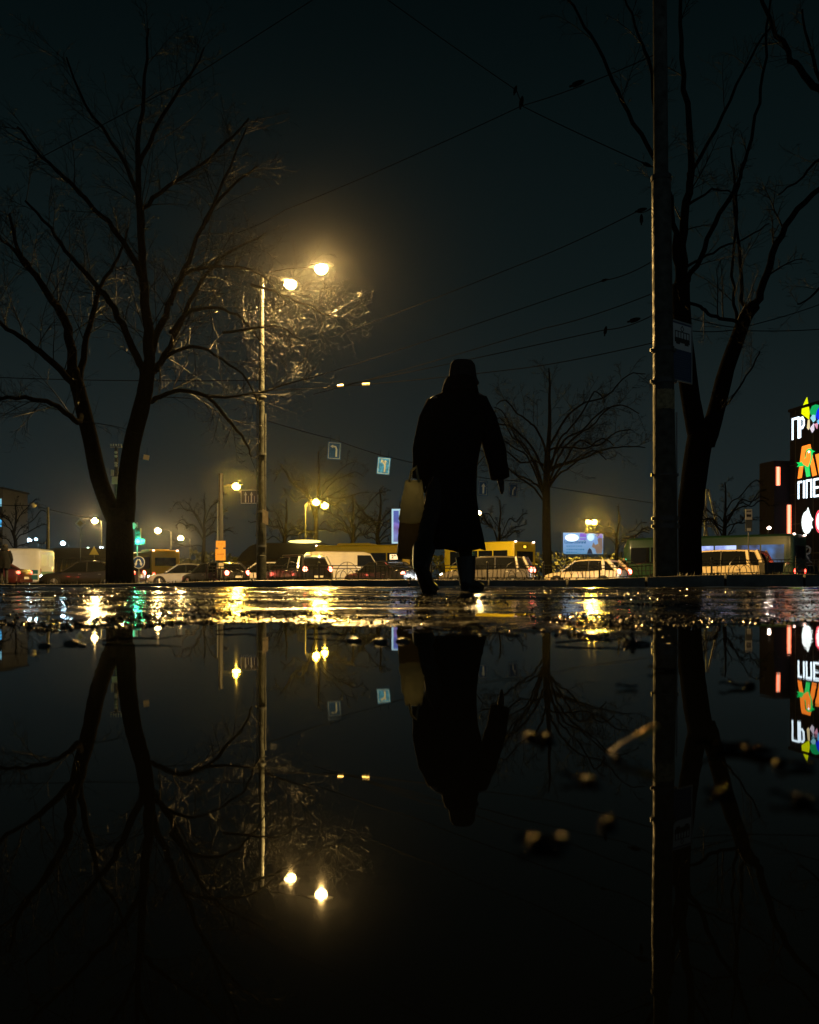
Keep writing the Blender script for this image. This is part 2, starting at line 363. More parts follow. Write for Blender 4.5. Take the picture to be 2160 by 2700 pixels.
def car(name, loc, rz, L, W, H, pm, label, cat='car', kind='sedan', head=False, tail=True, group='cars waiting at the junction', taxi=False, brake=True, rails=False):
    root = thing(name, loc, label, cat, group, rz)
    hw = W / 2; zb = .24
    belt = .60 * H if kind != 'suv' else .585 * H
    if kind == 'sedan': rear, deckz = .96, .67
    elif kind == 'hatch': rear, deckz = .985, .63
    else: rear, deckz = .985, .62
    st = [(-.5, .50, .86*deckz, .84), (-.488, .34, deckz*.97, .94), (-.44, .26, deckz, .985), (-.3, zb, deckz if kind == 'sedan' else .64, 1), (-.1, zb, .61, 1), (.16, zb, .60, 1),
          (.24, zb, .595, .995), (.40, zb, .54, .97), (.465, .27, .48, .92), (.49, .34, .42, .84), (.5, .42, .36, .76)]
    b = MB(); b.loft([ring8(x*L, hw*f, z0, zf*H) for x, z0, zf, f in st])
    # cabin: windscreen foot, roof front, roof rear, rear window foot
    if kind == 'sedan': xs = (.235, .065, -.20, -.39)
    elif kind == 'hatch': xs = (.25, .08, -.34, -.47)
    else: xs = (.27, .11, -.41, -.475)
    zr = H - .035; bw, tw = hw*.90, hw*.70
    xf, xr0, xr1, xb = [q * L for q in xs]; zc = .595*H
    # roof skin and pillars belong to the painted body
    def side(x0, z0, w0, x1, z1, w1, th=.045):
        for s in (-1, 1): b.tube([(x0, s*w0, z0), (lerp(x0,x1,.5), s*(lerp(w0,w1,.5)+.012), lerp(z0,z1,.5)), (x1, s*w1, z1)], th, 6)
    nseg = 9; rr = []
    for i in range(nseg + 1):
        t = i / nseg; x = lerp(xr0 + .10, xr1 - .08, t); e = math.sin(math.pi * min(1, max(0, t)))
        z = zr - .055 + .075 * e ** .55
        rr.append([Vector((x, y*tw, z + dz)) for y, dz in ((-1.06, -.05), (-1.0, 0), (-.6, .025), (0, .034), (.6, .025), (1.0, 0), (1.06, -.05), (.6, -.06), (-.6, -.06))])
    b.loft(rr)
    side(xf, zc, bw, xr0, zr - .03, tw + .015); side(xb, zc + .02, bw, xr1, zr - .03, tw + .015, .06 if kind == 'sedan' else .10)
    xm = lerp(xr0, xr1, .42)
    if kind != 'sedan':
        xq = lerp(xr0, xr1, .86); side(xq - .09, zc, bw + .005, xq + .03, zr - .02, tw + .02, .085)
    body = b.build('body', pm, root, angle=50)
    for s in (-1, 1):
        b = MB(); b.tube([(xm - .03, s*(bw + .008), zc), (xm - .015, s*(lerp(bw, tw, .5) + .016), lerp(zc, zr, .5)), (xm, s*(tw + .012), zr - .03)], .036, 6); b.build('door_pillar', M_BLACK, root)
    b = MB(); e = .012
    ring0 = [Vector((xf, -bw + e, zc - .02)), Vector((xf, bw - e, zc - .02)), Vector((xb, bw - e, zc - .02)), Vector((xb, -bw + e, zc - .02))]
    ring1 = [Vector((xr0, -tw, zr - .02)), Vector((xr0, tw, zr - .02)), Vector((xr1, tw, zr - .02)), Vector((xr1, -tw, zr - .02))]
    b.loft([ring0, ring1]); b.build('window', M_GLASS, root, smooth=False)
    b = MB()
    for x in (.31*L, -.30*L):
        for s in (-1, 1):
            b.prism([(x + .39*math.cos(a), .30 + .39*math.sin(a)) for a in [math.pi*k/12 - .15 for k in range(15)]], s*(hw - .05), s*(hw + .006))
    b.build('wheel_arch', M_BLACK, root, smooth=False)
    for x in (.31*L, -.30*L):
        for s in (-1, 1): wheel(root, x, s*(hw + .008))
    b = MB(); b.box((-.497*L, 0, .42), (.10, W*.86, .16)); b.box((.49*L, 0, .36), (.10, W*.80, .14)); b.build('bumper', pm if kind != 'suv' else M_BLACK, root)
    b = MB(); b.box((-.5*L - .052, 0, .62 if kind != 'sedan' else .55), (.012, .52, .115)); b.build('number_plate', M_PLATE, root, smooth=False)
    for s in (-1, 1):
        b = MB(); b.ell((.462*L, s*hw*.70, .44*H), (.13, .15, .065)); b.build('headlight', E_HEAD if head else M_CLEAR, root)
        if head: spot_light(root, (.5*L + .06, s*hw*.70, .44*H))
        b = MB(); zt = .56*H if kind == 'sedan' else .58*H
        b.ell((-.487*L, s*hw*.80, zt), (.09, .13, .085 if kind == 'sedan' else .14)); b.build('tail_light', (E_BRAKE if brake else E_TAIL) if tail else M_OFFLAMP, root)
        b = MB(); b.ell((xf - .10, s*(hw + .09), zc + .06), (.06, .10, .07)); b.build('mirror', pm, root)
    if tail and brake:
        b = MB(); b.box((xr1 - .05, 0, zr - .06), (.05, .34, .04)); b.build('brake_light', E_BRAKE, root)
    b = MB()
    for s in (-1, 1):
        for x in (xm + .30, xm - .75): b.box((x, s*(hw + .004), belt - .13), (.16, .02, .025))
    b.build('door_handle', M_CHROME, root)
    if rails:
        b = MB()
        for s in (-1, 1): b.tube([(xr0 - .1, s*tw*.95, zr + .05), (xr0 - .2, s*tw*.95, zr + .09), (xr1 + .2, s*tw*.95, zr + .09), (xr1 + .05, s*tw*.95, zr + .05)], .016, 6)
        b.build('roof_rail', M_CHROME, root)
    if taxi:
        b = MB(); b.box((lerp(xr0, xr1, .4), 0, zr + .11), (.16, .5, .13)); b.build('roof_sign', emat('taxi_sign_glow', (1, .8, .3), 3), root)
    return root

def rbox_ring(x, hw, z0, z1, r):
    pts = []
    for cy, cz, a0 in ((hw - r, z1 - r, 0), (-hw + r, z1 - r, 90), (-hw + r, z0 + r, 180), (hw - r, z0 + r, 270)):
        for k in range(4):
            a = R(a0 + 30*k); pts.append(Vector((x, cy + r*math.cos(a), cz + r*math.sin(a))))
    return pts
def bus(name, loc, rz, L, H, pm, label, lower=None, glow=None, group='buses in the traffic', panel=None, roofbox=True, cat='bus', number=None, rear_lamp=False, W=2.5, front_slope=.35):
    root = thing(name, loc, label, cat, group, rz); hw = W/2; zb = .32; zw0, zw1 = .47*H, .80*H
    b = MB()
    st = [(-L/2, .97, H - .12, .10), (-L/2 + .06, .995, H - .04, .14), (-L/2 + .25, 1, H, .16), (L/2 - .6, 1, H, .16), (L/2 - .25, .995, H - .05, .16), (L/2, .96, H - front_slope, .14)]
    b.loft([rbox_ring(x, hw*f, zb, zt, r) for x, f, zt, r in st]); b.build('body', pm, root)
    gm = glow or M_GLASS
    n = max(3, int(L / 1.45)); w = (L - 1.0) / n
    for s in (-1, 1):
        for k in range(n):
            x = -L/2 + .5 + (k + .5) * w
            b = MB(); b.box((x, s*(hw + .004), (zw0 + zw1)/2), (w - .10, .02, zw1 - zw0)); b.build('window', gm[k % len(gm)] if isinstance(gm, list) else gm, root, smooth=False)
        b = MB(); b.box((.1, s*(hw + .004), .62*H*.52), (L - .9, .016, .05)); b.build('trim_strip', M_BLACK, root)
    b = MB(); b.box((-L/2 - .004, 0, .66*H), (.02, W*.74, .24*H)); b.build('rear_window', M_GLASS, root, smooth=False)
    b = MB(); b.box((L/2 - .03, 0, .62*H), (.09, W*.86, .36*H)); b.build('windscreen', M_GLASS, root, smooth=False)
    for x in (-.27*L, .30*L):
        for s in (-1, 1): wheel(root, x, s*(hw + .006), .46, .28)
    for s in (-1, 1):
        b = MB(); b.ell((-L/2 - .01, s*hw*.82, .30*H), (.03, .10, .14)); b.build('tail_light', E_TAIL, root)
        b = MB(); b.ell((-L/2 + .02, s*hw*.84, H - .03), (.08, .10, .06)); b.build('marker_light', emat('marker_glow', (1, .62, .5), 7), root)
        b = MB(); b.ell((L/2 - .02, s*hw*.74, .24*H), (.05, .16, .10)); b.build('headlight', M_CLEAR, root)
        b = MB(); b.box((L/2 + .12, s*(hw + .14), .66*H), (.10, .20, .42)); b.tube([(L/2 - .1, s*hw, .80*H), (L/2 + .12, s*(hw + .14), .78*H)], .02, 6); b.build('mirror', M_BLACK, root)
    b = MB(); b.box((-L/2 - .03, 0, .20*H), (.12, W*.92, .20)); b.box((L/2 + .0, 0, .16*H), (.14, W*.92, .22)); b.build('bumper', M_BLACK if lower is None else lower, root)
    b = MB(); b.box((-L/2 - .006, 0, .30*H), (.02, .52, .12)); b.build('number_plate', M_PLATE, root, smooth=False)
    if roofbox:
        b = MB(); b.loft([rbox_ring(x, hw*.72, H - .06, H + z, .05) for x, z in ((-L*.28, .10), (-L*.26, .16), (L*.06, .16), (L*.08, .10))]); b.build('roof_unit', pm, root)
    if panel:
        for s in (-1, 1):
            b = MB(); b.box((-.30*L*0, s*(hw + .012), (zw0 + .72*H)/2 + .12), (L*.84, .02, .36*H)); b.build('advert_panel', panel, root, smooth=False)
    if rear_lamp:
        b = MB(); b.box((-L/2 - .008, 0, .88*H), (.02, .50, .24)); b.build('route_display', M_BLACK, root, smooth=False)
        b = MB(); b.box((-L/2 - .02, .04, .88*H), (.02, .28, .16)); b.build('display_glow', emat('route_amber', (1, .55, .03), 2.2), root, smooth=False)
    if number:
        b = MB(); b.box((L/2 - 1.25, -hw - .02, .70*H), (.62, .02, .40)); f = b.build('route_display', emat('route_lit', (1, .72, .35), 1.6), root, smooth=False)
        text_obj('route_number', number, .38, mat('route_dark', (.10, .05, .01), .5), f, (L/2 - 1.25, -hw - .036, .70*H), bold=.012)
    return root

def van(name, loc, rz, L, W, H, pm, label, lower=None, group=None, emblem=False, truck=False, cat='van'):
    root = thing(name, loc, label, cat, group, rz); hw = W/2
    b = MB()
    st = [(-.5*L, .95, H - .16, .42, .08), (-.49*L, .985, H - .06, .34, .12), (-.45*L, 1, H, .28, .16), (.20*L, 1, H, .28, .16), (.28*L, .985, H - .10, .28, .16), (.385*L, .94, .60*H, .28, .12), (.46*L, .90, .52*H, .30, .10), (.5*L, .82, .42*H, .38, .06)]
    b.loft([rbox_ring(x, hw*f, z0, zt, r) for x, f, zt, z0, r in st]); b.build('body', pm, root, angle=50)
    for s in (-1, 1):
        b = MB(); y0 = s*(hw*.985); y1 = s*(hw + .008)
        b.prism([(.10*L, .58*H), (.365*L, .575*H), (.275*L, .90*H), (.10*L, .90*H)], min(y0, y1), max(y0, y1)); b.build('window', M_GLASS, root, smooth=False)
        b = MB(); b.ell((-.495*L, s*hw*.86, .42*H), (.05, .07, .22)); b.build('tail_light', M_OFFLAMP, root)
        b = MB(); b.ell((.475*L, s*hw*.70, .38*H), (.10, .14, .09)); b.build('headlight', M_CLEAR, root)
        b = MB(); b.ell((.30*L, s*(hw + .12), .64*H), (.07, .11, .14)); b.build('mirror', M_BLACK, root)
        b = MB(); b.tube([(-.42*L, s*(hw + .006), .46*H), (.05*L, s*(hw + .006), .46*H)], .016, 5); b.tube([(-.40*L, s*(hw + .004), .86*H), (.05*L, s*(hw + .004), .86*H)], .014, 5); b.build('side_rail', pm, root)
    b = MB(); z = [(.285*L + .005, .92*H - .12), (.385*L + .02, .615*H)]
    b.add([(z[0][0], -hw*.80, z[0][1]), (z[0][0], hw*.80, z[0][1]), (z[1][0], hw*.86, z[1][1]), (z[1][0], -hw*.86, z[1][1])], [(0, 1, 2, 3)]); b.build('windscreen', M_GLASS, root, smooth=False)
    for s in (-1, 1):
        b = MB(); b.box((-.5*L - .008, s*hw*.46, .70*H), (.02, hw*.72, .28*H)); b.build('rear_window', M_GLASS if not truck else pm, root, smooth=False)
    for x in (-.31*L, .31*L):
        b = MB()
        for s in (-1, 1): b.prism([(x + .44*math.cos(a), .33 + .44*math.sin(a)) for a in [math.pi*k/12 - .1 for k in range(14)]], s*(hw - .05), s*(hw + .005))
        b.build('wheel_arch', M_BLACK, root, smooth=False)
        for s in (-1, 1): wheel(root, x, s*(hw + .008), .35)
    b = MB(); b.box((-.5*L - .02, 0, .42), (.12, W*.94, .18)); b.box((.495*L, 0, .42), (.1, W*.84, .2)); b.build('bumper', M_BLACK, root)
    b = MB(); b.box((-.5*L - .014, 0, .66), (.012, .52, .115)); b.build('number_plate', M_PLATE, root, smooth=False)
    if lower:
        b = MB()
        for s in (-1, 1):
            b.box((-.07*L, s*(hw + .002), .40*H), (.82*L, .012, .10*H)); b.box((-.07*L, s*(hw + .002), .26*H), (.82*L, .012, .12*H))
        b.box((-.5*L - .006, 0, .36*H), (.012, W*.9, .10*H)); b.build('stripe', lower, root, smooth=False)
    if emblem:
        hexa = [(.17, .30), (.26, 0), (.17, -.30), (-.17, -.30), (-.26, 0), (-.17, .30)]; n = len(hexa)
        for yy in (hw + .010, -hw - .010):
            b = MB()
            for k in range(n):
                p, q = hexa[k], hexa[(k+1) % n]
                b.tube([(p[0] - .05*L, yy, .69*H + p[1]), (q[0] - .05*L, yy, .69*H + q[1])], .022, 4)
            b.ell((-.05*L, yy, .69*H), (.09, .012, .12), 8, 5)
            b.build('emblem', mat('emblem_grey', (.16, .16, .15), .5), root)
    return root

PI = math.pi
def at(x, Y): p = P(x, HY, Y); p.z = ROADZ; return p
W_ = lambda d: PI - R(d)           # heading to the photo's left, turned d degrees away from us
car('car', at(-40, 44), W_(0), 4.4, 1.75, 1.46, paint('maroon', (.06, .012, .012)), 'dark red car cut by the left edge, its tail light beside the standing person', tail=True, brake=False)
van('van', at(2, 53), W_(2), 5.6, 2.0, 2.28, paint('white_van', (.80, .84, .86)), 'white security van with teal stripes and a six-sided emblem at the left edge', lower=mat('teal_stripe', (.03, .15, .19), .4), emblem=True, truck=True)
car('car', at(184, 48), W_(0), 4.65, 1.8, 1.47, paint('charcoal', (.022, .020, .019)), 'dark sedan with pale rims passing behind the forked tree at left', head=True, tail=True, brake=False)
car('car', at(226, 55), W_(10), 4.3, 1.75, 1.50, paint('dark_plum', (.03, .012, .014)), 'dark plum car with one red tail light showing right of the forked trunk', kind='hatch', tail=True)
bus('bus', at(322, 84), W_(62), 10.5, 3.05, paint('bus_yellow', (.80, .52, .0)), 'yellow bus with a blue side panel seen from behind near the green traffic light', panel=mat('panel_blue', (.02, .035, .22), .4))
car('car', at(372, 71), W_(0), 4.2, 1.7, 1.46, paint('taxi_yellow', (.60, .40, .05)), 'yellow car half hidden behind the pale sedan', cat='car', kind='sedan', head=True)
car('car', at(390, 56), W_(0), 4.45, 1.75, 1.46, paint('pale_beige', (.50, .48, .42)), 'pale beige sedan with lit headlights left of the orange sign boards', head=True)
car('car', at(452, 50), W_(42), 4.3, 1.75, 1.42, paint('graphite', (.03, .032, .036)), 'dark car below the orange sign boards, its tailgate lit blue-white', kind='hatch')
car('car', at(556, 51), W_(0), 4.2, 1.75, 1.46, paint('white_car', (.66, .65, .62)), 'white car with lit headlights just left of the double lamp post', head=True, kind='hatch')
car('car', at(624, 48), W_(54), 4.7, 1.86, 1.72, paint('black', (.010, .010, .011)), 'black sport utility car with three red brake lights right of the lamp post', cat='car', kind='suv', rails=True)
van('van', at(728, 57), R(20), 4.95, 1.92, 2.22, paint('white_panel_van', (.82, .76, .58)), 'white panel van standing between the black utility car and the black sedan', group=None)
car('car', at(806, 46), W_(44), 4.4, 1.75, 1.42, paint('black_sedan', (.012, .012, .013)), 'black sedan with red tail lights beside the walking person', kind='sedan')
bus('bus', at(772, 70), R(-14), 7.6, 3.12, paint('minibus_yellow', (.85, .55, .0)), 'yellow bus with a lit route number behind the white panel van', number='29')
bus('bus', at(1030, 63), W_(43), 6.2, 3.06, paint('bus_lemon', (.80, .60, .02)), 'yellow bus with an amber rear display right of the walking person', rear_lamp=True, roofbox=False)
car('car', at(1026, 44), W_(14), 4.55, 1.8, 1.62, paint('bronze', (.16, .14, .11), .3), 'bronze estate car with a red tail light right of the walking person', kind='suv', head=True)
car('car', at(1236, 46), W_(36), 4.2, 1.72, 1.50, paint('cream', (.74, .62, .38)), 'cream hatchback below the lit billboard, its tailgate brightly lit', kind='hatch')
def lit_window(name, lo, hi, sc):
    m = emat(name, hi, 1.0); n = m.node_tree; tc = n.nodes.new('ShaderNodeTexCoord'); t = n.nodes.new('ShaderNodeTexNoise'); t.inputs['Scale'].default_value = sc
    n.links.new(tc.outputs['Object'], t.inputs['Vector']); r = n.nodes.new('ShaderNodeValToRGB'); e = r.color_ramp.elements
    e[0].position = .40; e[0].color = (*lo, 1); e[1].position = .62; e[1].color = (*hi, 1); n.links.new(t.outputs['Fac'], r.inputs[0]); n.links.new(r.outputs[0], n.nodes['Principled BSDF'].inputs['Emission Color'])
    return m
_wd = lit_window('bus_window_dim', (.012, .018, .03), (.05, .09, .24), 1.6); _wb = lit_window('bus_window_bright', (.10, .16, .55), (.55, .72, 1.3), 1.1)
glowb = [lit_window('bus_window_rear', (.02, .03, .05), (.06, .18, .5), .8), _wd, _wb, _wb, _wd, M_GLASS, M_GLASS]
bus('bus', at(1497, 57.5), W_(40), 11.0, 3.22, paint('green', (.035, .11, .05)), 'dark green bus with blue-lit windows behind the thick tram pole', glow=glowb, roofbox=False, rear_lamp=False, front_slope=.6)
car('car', at(1503, 38.5), W_(35), 4.75, 1.88, 1.74, paint('ivory', (.70, .56, .34)), 'ivory sport utility car with lit tail lights right of the twin-stem tree', kind='suv', head=True)
car('car', at(1700, 62), W_(150), 4.3, 1.75, 1.45, paint('slate', (.05, .07, .07)), 'slate grey car with dazzling headlights at the right edge', head=True, tail=False)
# ------------------------------------------------------------------ street lamps and other lights
SODIUM, WARM, COLD = (1.0, .58, .06), (1.0, .63, .20), (.55, .85, 1.0)
def spot_down(parent, loc, power, col):
    d = bpy.data.lights.new('lamp_light', 'SPOT'); d.energy = power; d.color = col; d.shadow_soft_size = .06; d.spot_size = R(161); d.spot_blend = .25
    o = bpy.data.objects.new('lamp_light', d); COL.objects.link(o); o.parent = parent; o.location = loc
    return o
def street_lamp(name, base, H, arms, col, power, label, r=(.11, .06), group=None, lens=14.0, stripe=False, head=1.0, lit=True):
    root = thing(name, base, label, 'street lamp', group)
    b = MB(); b.tube([(0, 0, 0), (0, 0, .9), (0, 0, .92), (0, 0, H)], [r[0]*1.25, r[0]*1.2, r[0], r[1]], 12); b.build('pole', M_POLE, root)
    for dx, dy, dz in arms:
        b = MB(); b.tube([(0, 0, H - .35), (dx*.15, dy*.15, H + dz*.62), (dx*.45, dy*.45, H + dz*.95), (dx*.95, dy*.95, H + dz)], .022, 7); b.build('arm', M_DARKSTEEL, root)
        lr_ = .16 if lens > 50 else .21
        a = math.atan2(dy, dx); c = Vector((dx, dy, H + dz)); u = Vector((math.cos(a), math.sin(a), 0)); n = Vector((-u.y, u.x, 0))
        b = MB(); rr = []
        for t, w, h in ((-.34, .05, .04), (-.22, .11, .07), (0, .15, .09), (.22, .13, .07), (.34, .06, .03)):
            rr.append([c + (u*t + n*w*math.cos(q)) * head + Vector((0, 0, (h*math.sin(q) if math.sin(q) > 0 else .015*math.sin(q)) * head)) for q in [2*PI*k/10 for k in range(10)]])
        b.loft(rr); hd = b.build('lamp_head', M_DARKSTEEL, root)
        b = MB(); b.ell(c + Vector((0, 0, -.07*head)) + u*.03, (lr_*head, lr_*head, lr_*.85*head), 14, 9)
        m = lens_mat('lamp_lens', col, lens) if lit else M_CLEAR
        b.build('lens', m, hd)
        q = c + Vector((0, 0, -.07*head)) + u*.03
        if lit and lens > 50: spot_down(root, q, power, col); point_light(root, q, power*.06, col, .06)
        elif lit: point_light(root, q, power, col, .06)
    return root
def lamp_px(px, py, Y, basez, dx, **k):
    """lamp whose light the photo shows at (px, py), its post dx metres beside it"""
    p = P(px, py, Y); base = Vector((p.x - dx, Y, basez)); H = p.z - basez - .35
    return street_lamp('street_lamp', base, H, [(dx, 0, .35)], **k)

# the double lamp beside the fence
Yp = 31.0; zb = verge_z(P(550, 0, Yp).x, Yp) - .03
pb = P(551, 1222, Yp); pb.z = zb
top = P(550, 582, Yp).z - zb
q1, q2 = P(610, 592, 32.0), P(675, 560, 30.6)
root = street_lamp('street_lamp', pb, top, [(q1.x - pb.x, q1.y - pb.y, q1.z - zb - top), (q2.x - pb.x, q2.y - pb.y, q2.z - zb - top)], (1.0, .60, .18), 14500,
    'tall two-armed street lamp beside the low fence, both lamps lit', r=(.135, .07), lens=60, head=1.35)
b = MB(); b.tube([(-.16, -.03, 0), (-.15, -.03, top*.62)], .022, 6); b.tube([(.13, -.02, .1), (.13, -.02, top*.55)], .035, 6); b.build('conduit', M_STEEL, root)
b = MB()
for z in (1.2, 2.4, 4.4, 6.4): b.tube([(0, 0, z), (0, 0, z + .07)], .165, 12)
b.build('clamp_band', M_STEEL, root)
b = MB(); b.add([(.06, -.17, 2.05), (.25, -.13, 1.95), (.25, -.13, 2.42), (.06, -.17, 2.52)], [(0, 1, 2, 3)])
o = b.build('paper_notice', mat('dirty_paper', (.36, .31, .24), .8, var=.3, vscale=6), None, smooth=False); o.location = pb
tag(o, 'weathered paper notice taped to the double lamp post', 'notice')
sod = dict(group='street lamps over the far road')
lamp_px(497, 1021, 86, ROADZ, 1.55, col=SODIUM, power=10500, lens=40, head=1.9, label='yellow street lamp right of the dark mast', **sod)
street_lamp('street_lamp', (P(643, 0, 104).x, 104, ROADZ), P(643, 1062, 104).z - ROADZ, [(1.25, 0, .4), (2.1, 1.5, .12)], SODIUM, 10000, 'slender street lamp with two yellow lamps close together, left of centre', lens=40, head=2.0, **sod)
lamp_px(200, 1094, 120, ROADZ, -.9, col=WARM, power=10500, lens=40, head=2.0, label='yellow street lamp just left of the forked trunk', **sod)
lamp_px(333, 1115, 150, ROADZ, -2.2, col=WARM, power=10500, lens=40, head=2.4, label='warm street lamp above the yellow bus, left of its twin', **sod)
lamp_px(381, 1131, 175, ROADZ, -1.8, col=WARM, power=10500, lens=40, head=2.6, label='warm street lamp just right of the yellow bus roof', **sod)
street_lamp('street_lamp', (P(1237, 0, 136).x, 136, ROADZ), P(1237, 1104, 136).z - ROADZ, [(.15, -.3, .5), (1.1, .3, .5)], SODIUM, 10000, 'street lamp with two yellow lamps above the lit billboard', lens=34, head=2.2, **sod)
lamp_px(1007, 1078, 57, ROADZ, .45, col=(1.0, .66, .25), power=600, lens=20, head=.8, label='small yellow lamp peeping out right of the coat', **sod)
lamp_px(62, 1136, 200, ROADZ, -1.9, col=COLD, power=420, lens=22, head=2.4, label='cold white lamp above the security van, leftmost of the white ones', **sod)
lamp_px(76, 1134, 215, ROADZ, -1.5, col=COLD, power=60, lens=3, head=2.0, label='faint white lamp right beside the leftmost cold white lamp', **sod)
lamp_px(133, 1142, 200, ROADZ, -1.2, col=COLD, power=420, lens=22, head=2.4, label='cold white lamp above the dark sedan bonnet', **sod)
lamp_px(186, 1154, 210, ROADZ, -1.2, col=(.7, 1, .8), power=150, lens=10, head=1.8, label='greenish white lamp on the shed roofline beside the small triangle sign', **sod)
lamp_px(214, 1152, 210, ROADZ, -1.2, col=(.7, .85, 1), power=150, lens=10, head=1.8, label='bluish white lamp between the triangle sign and the forked trunk', **sod)
lamp_px(1619, 1110, 70, ROADZ, .05, col=(1, .75, .6), power=40, lens=9, head=.7, label='small pinkish lamp above the green bus roof', **sod)
# unlit mast lamp at the left
p = P(101, 1160, 90); 
street_lamp('street_lamp', (p.x, 90, ROADZ), P(101, 1068, 90).z - ROADZ, [(-1.45, 0, .3)], COLD, 0, 'unlit dark street lamp with a drooping arm above the security van', r=(.20, .12), head=1.5, lit=False)

# ------------------------------------------------------------------ signs
M_SIGNBACK = mat('sign_edge', (.28, .29, .3), .5)
M_SIGNW = mat('retro_white', (.20, .25, .30), .9, spec=0)
M_SIGNB = mat('retro_blue', (.008, .035, .12), .9, spec=0, var=.3, vscale=9)
def arrow_pts(w, h, kind='up'):
    if kind == 'up': return [(-w*.22, 0), (w*.22, 0), (w*.22, h*.68), (w*.55, h*.66), (0, h), (-w*.55, h*.66), (-w*.22, h*.68)]
def lane_sign(px, py, Y, w, h, tilt, bend, label, blue=None):
    blue = blue or M_SIGNB
    c = P(px, py, Y); root = thing('lane_sign', c, label, 'lane sign', 'lane signs hung over the road'); root.rotation_euler = (0, R(tilt), R(6))
    b = MB(); b.box((0, 0, 0), (w, .03, h)); pl = b.build('panel', M_SIGNB, root, smooth=False)
    b = MB(); b.prism([(-w/2 + .025, -h/2 + .025), (w/2 - .025, -h/2 + .025), (w/2 - .025, h/2 - .025), (-w/2 + .025, h/2 - .025)], -.019, -.0155); b.build('blue_face', blue, root, smooth=False)
    b = MB(); t = .018
    for x0, z0, x1, z1 in ((-w/2 + .06, -h/2 + .06, w/2 - .06, -h/2 + .06), (w/2 - .06, -h/2 + .06, w/2 - .06, h/2 - .06), (w/2 - .06, h/2 - .06, -w/2 + .06, h/2 - .06), (-w/2 + .06, h/2 - .06, -w/2 + .06, -h/2 + .06)):
        b.box(((x0 + x1)/2, -.0215, (z0 + z1)/2), (max(abs(x1 - x0), t), .004, max(abs(z1 - z0), t)))
    b.build('white_border', M_SIGNW, root, smooth=False)
    b = MB(); s = w
    if bend == 'left':
        path = [(.16*s, -h*.34), (.16*s, h*.08), (.08*s, h*.22), (-.10*s, h*.24)]
        b.tube([(x, -.026, z) for x, z in path], .045*s/.7, 6); b.prism([(-.10*s, h*.24 + .13*s), (-.30*s, h*.24), (-.10*s, h*.24 - .13*s)], -.03, -.021)
    elif bend == 'both':
        b.tube([(.10*s, -.026, -h*.36), (.10*s, -.026, h*.05), (-.12*s, -.026, h*.26)], .05*s/.7, 6); b.prism([(-.24*s, h*.14), (-.22*s, h*.36), (-.02*s, h*.33)], -.03, -.021)
        b.prism([(p0*.3 + .10*s, z*.9 + h*.02) for p0, z in arrow_pts(s*.9, h*.36)], -.03, -.0215)
    elif bend == 'up':
        b.prism([(p0*.5 + .05*s, z - h*.36) for p0, z in arrow_pts(s*.8, h*.7)], -.03, -.021)
    else:
        b.tube([(-.02*s, -.026, -h*.36), (-.02*s, -.026, h*.0), (.10*s, -.026, h*.14)], .05*s/.7, 6); b.prism([(.02*s, h*.24), (.24*s, h*.26), (.20*s, h*.06)], -.03, -.021)
    b.build('arrow', M_SIGNW, root)
    b = MB()
    for s2 in (-1, 1): b.tube([(s2*w*.32, .01, h/2 - .02), (s2*w*.30, .01, h/2 + .35)], .012, 5)
    b.build('hanger', M_WIRE, root)
    return root
lane_sign(704, 949, 46, .70, .92, 3, 'left', 'blue lane sign with an arrow bending left, hung highest over the road')
lane_sign(808, 981, 44, .66, .86, 5, 'both', 'brightest blue lane sign, with a forked arrow, second of the hung signs from left', mat('blue_sheeting_bright', (.02, .12, .42), .9, var=.6, vscale=7, spec=0))
lane_sign(1017, 1028, 62, .68, 1.02, 2, 'up', 'dim lane sign just right of the coat above the lamp')
lane_sign(1081, 1032, 64, .66, .98, 4, 'right', 'dim lane sign with an arrow bending right, below the gloved hand')
# board with three arrows on the lamp-post line
Y = 58; c = P(529, 1046, Y); root = thing('lane_sign', c, 'wide blue board with two straight arrows and a bent one behind the lamp post', 'lane sign')
w, h = 1.30, .84
b = MB(); b.box((0, 0, 0), (w, .03, h)); b.build('panel', mat('blue_board', (.03, .035, .07), .4), root, smooth=False)
b = MB()
for x0, z0, x1, z1 in ((-w/2, -h/2, w/2, -h/2), (w/2, -h/2, w/2, h/2), (w/2, h/2, -w/2, h/2), (-w/2, h/2, -w/2, -h/2)):
    b.box(((x0 + x1)/2, -.018, (z0 + z1)/2), (max(abs(x1 - x0), .03), .006, max(abs(z1 - z0), .03)))
b.build('white_border', M_WHITE, root, smooth=False)
for k, x in enumerate((-.36, .02)):
    b = MB(); b.prism([(x + p0*.5, z - h*.44) for p0, z in arrow_pts(.36, h*.84)], -.024, -.016); b.build('arrow', M_WHITE, root, smooth=False)
b = MB(); b.tube([(.40, -.022, -h*.44), (.40, -.022, -.08), (.47, -.022, .10), (.58, -.022, .14)], .05, 6); b.build('arrow', M_WHITE, root)
b = MB()
for x in (-.17, .21): b.box((x, -.02, -.16), (.03, .006, h*.5))
b.build('lane_line', M_WHITE, root, smooth=False)
b = MB(); b.tube([(-.2, .03, h/2), (.9, .03, h/2 + .1)], .03, 6); b.tube([(-.2, .03, -.3), (.9, .03, -.3)], .02, 6); b.build('bracket', M_DARKSTEEL, root)

def post_sign(name, px, ytop, Y, label, cat, faces, zb=ROADZ, r=.035, group=None, mpost=None):
    """faces: list of (builder, material) put on a post"""
    t = P(px, ytop, Y); root = thing(name, (t.x, Y, zb), label, cat, group)
    b = MB(); b.tube([(0, .05, 0), (0, .05, t.z - zb)], r, 8); b.build('post', mpost or M_STEEL, root)
    for nm, bm, m in faces: bm.build(nm, m, root, smooth=False)
    return root
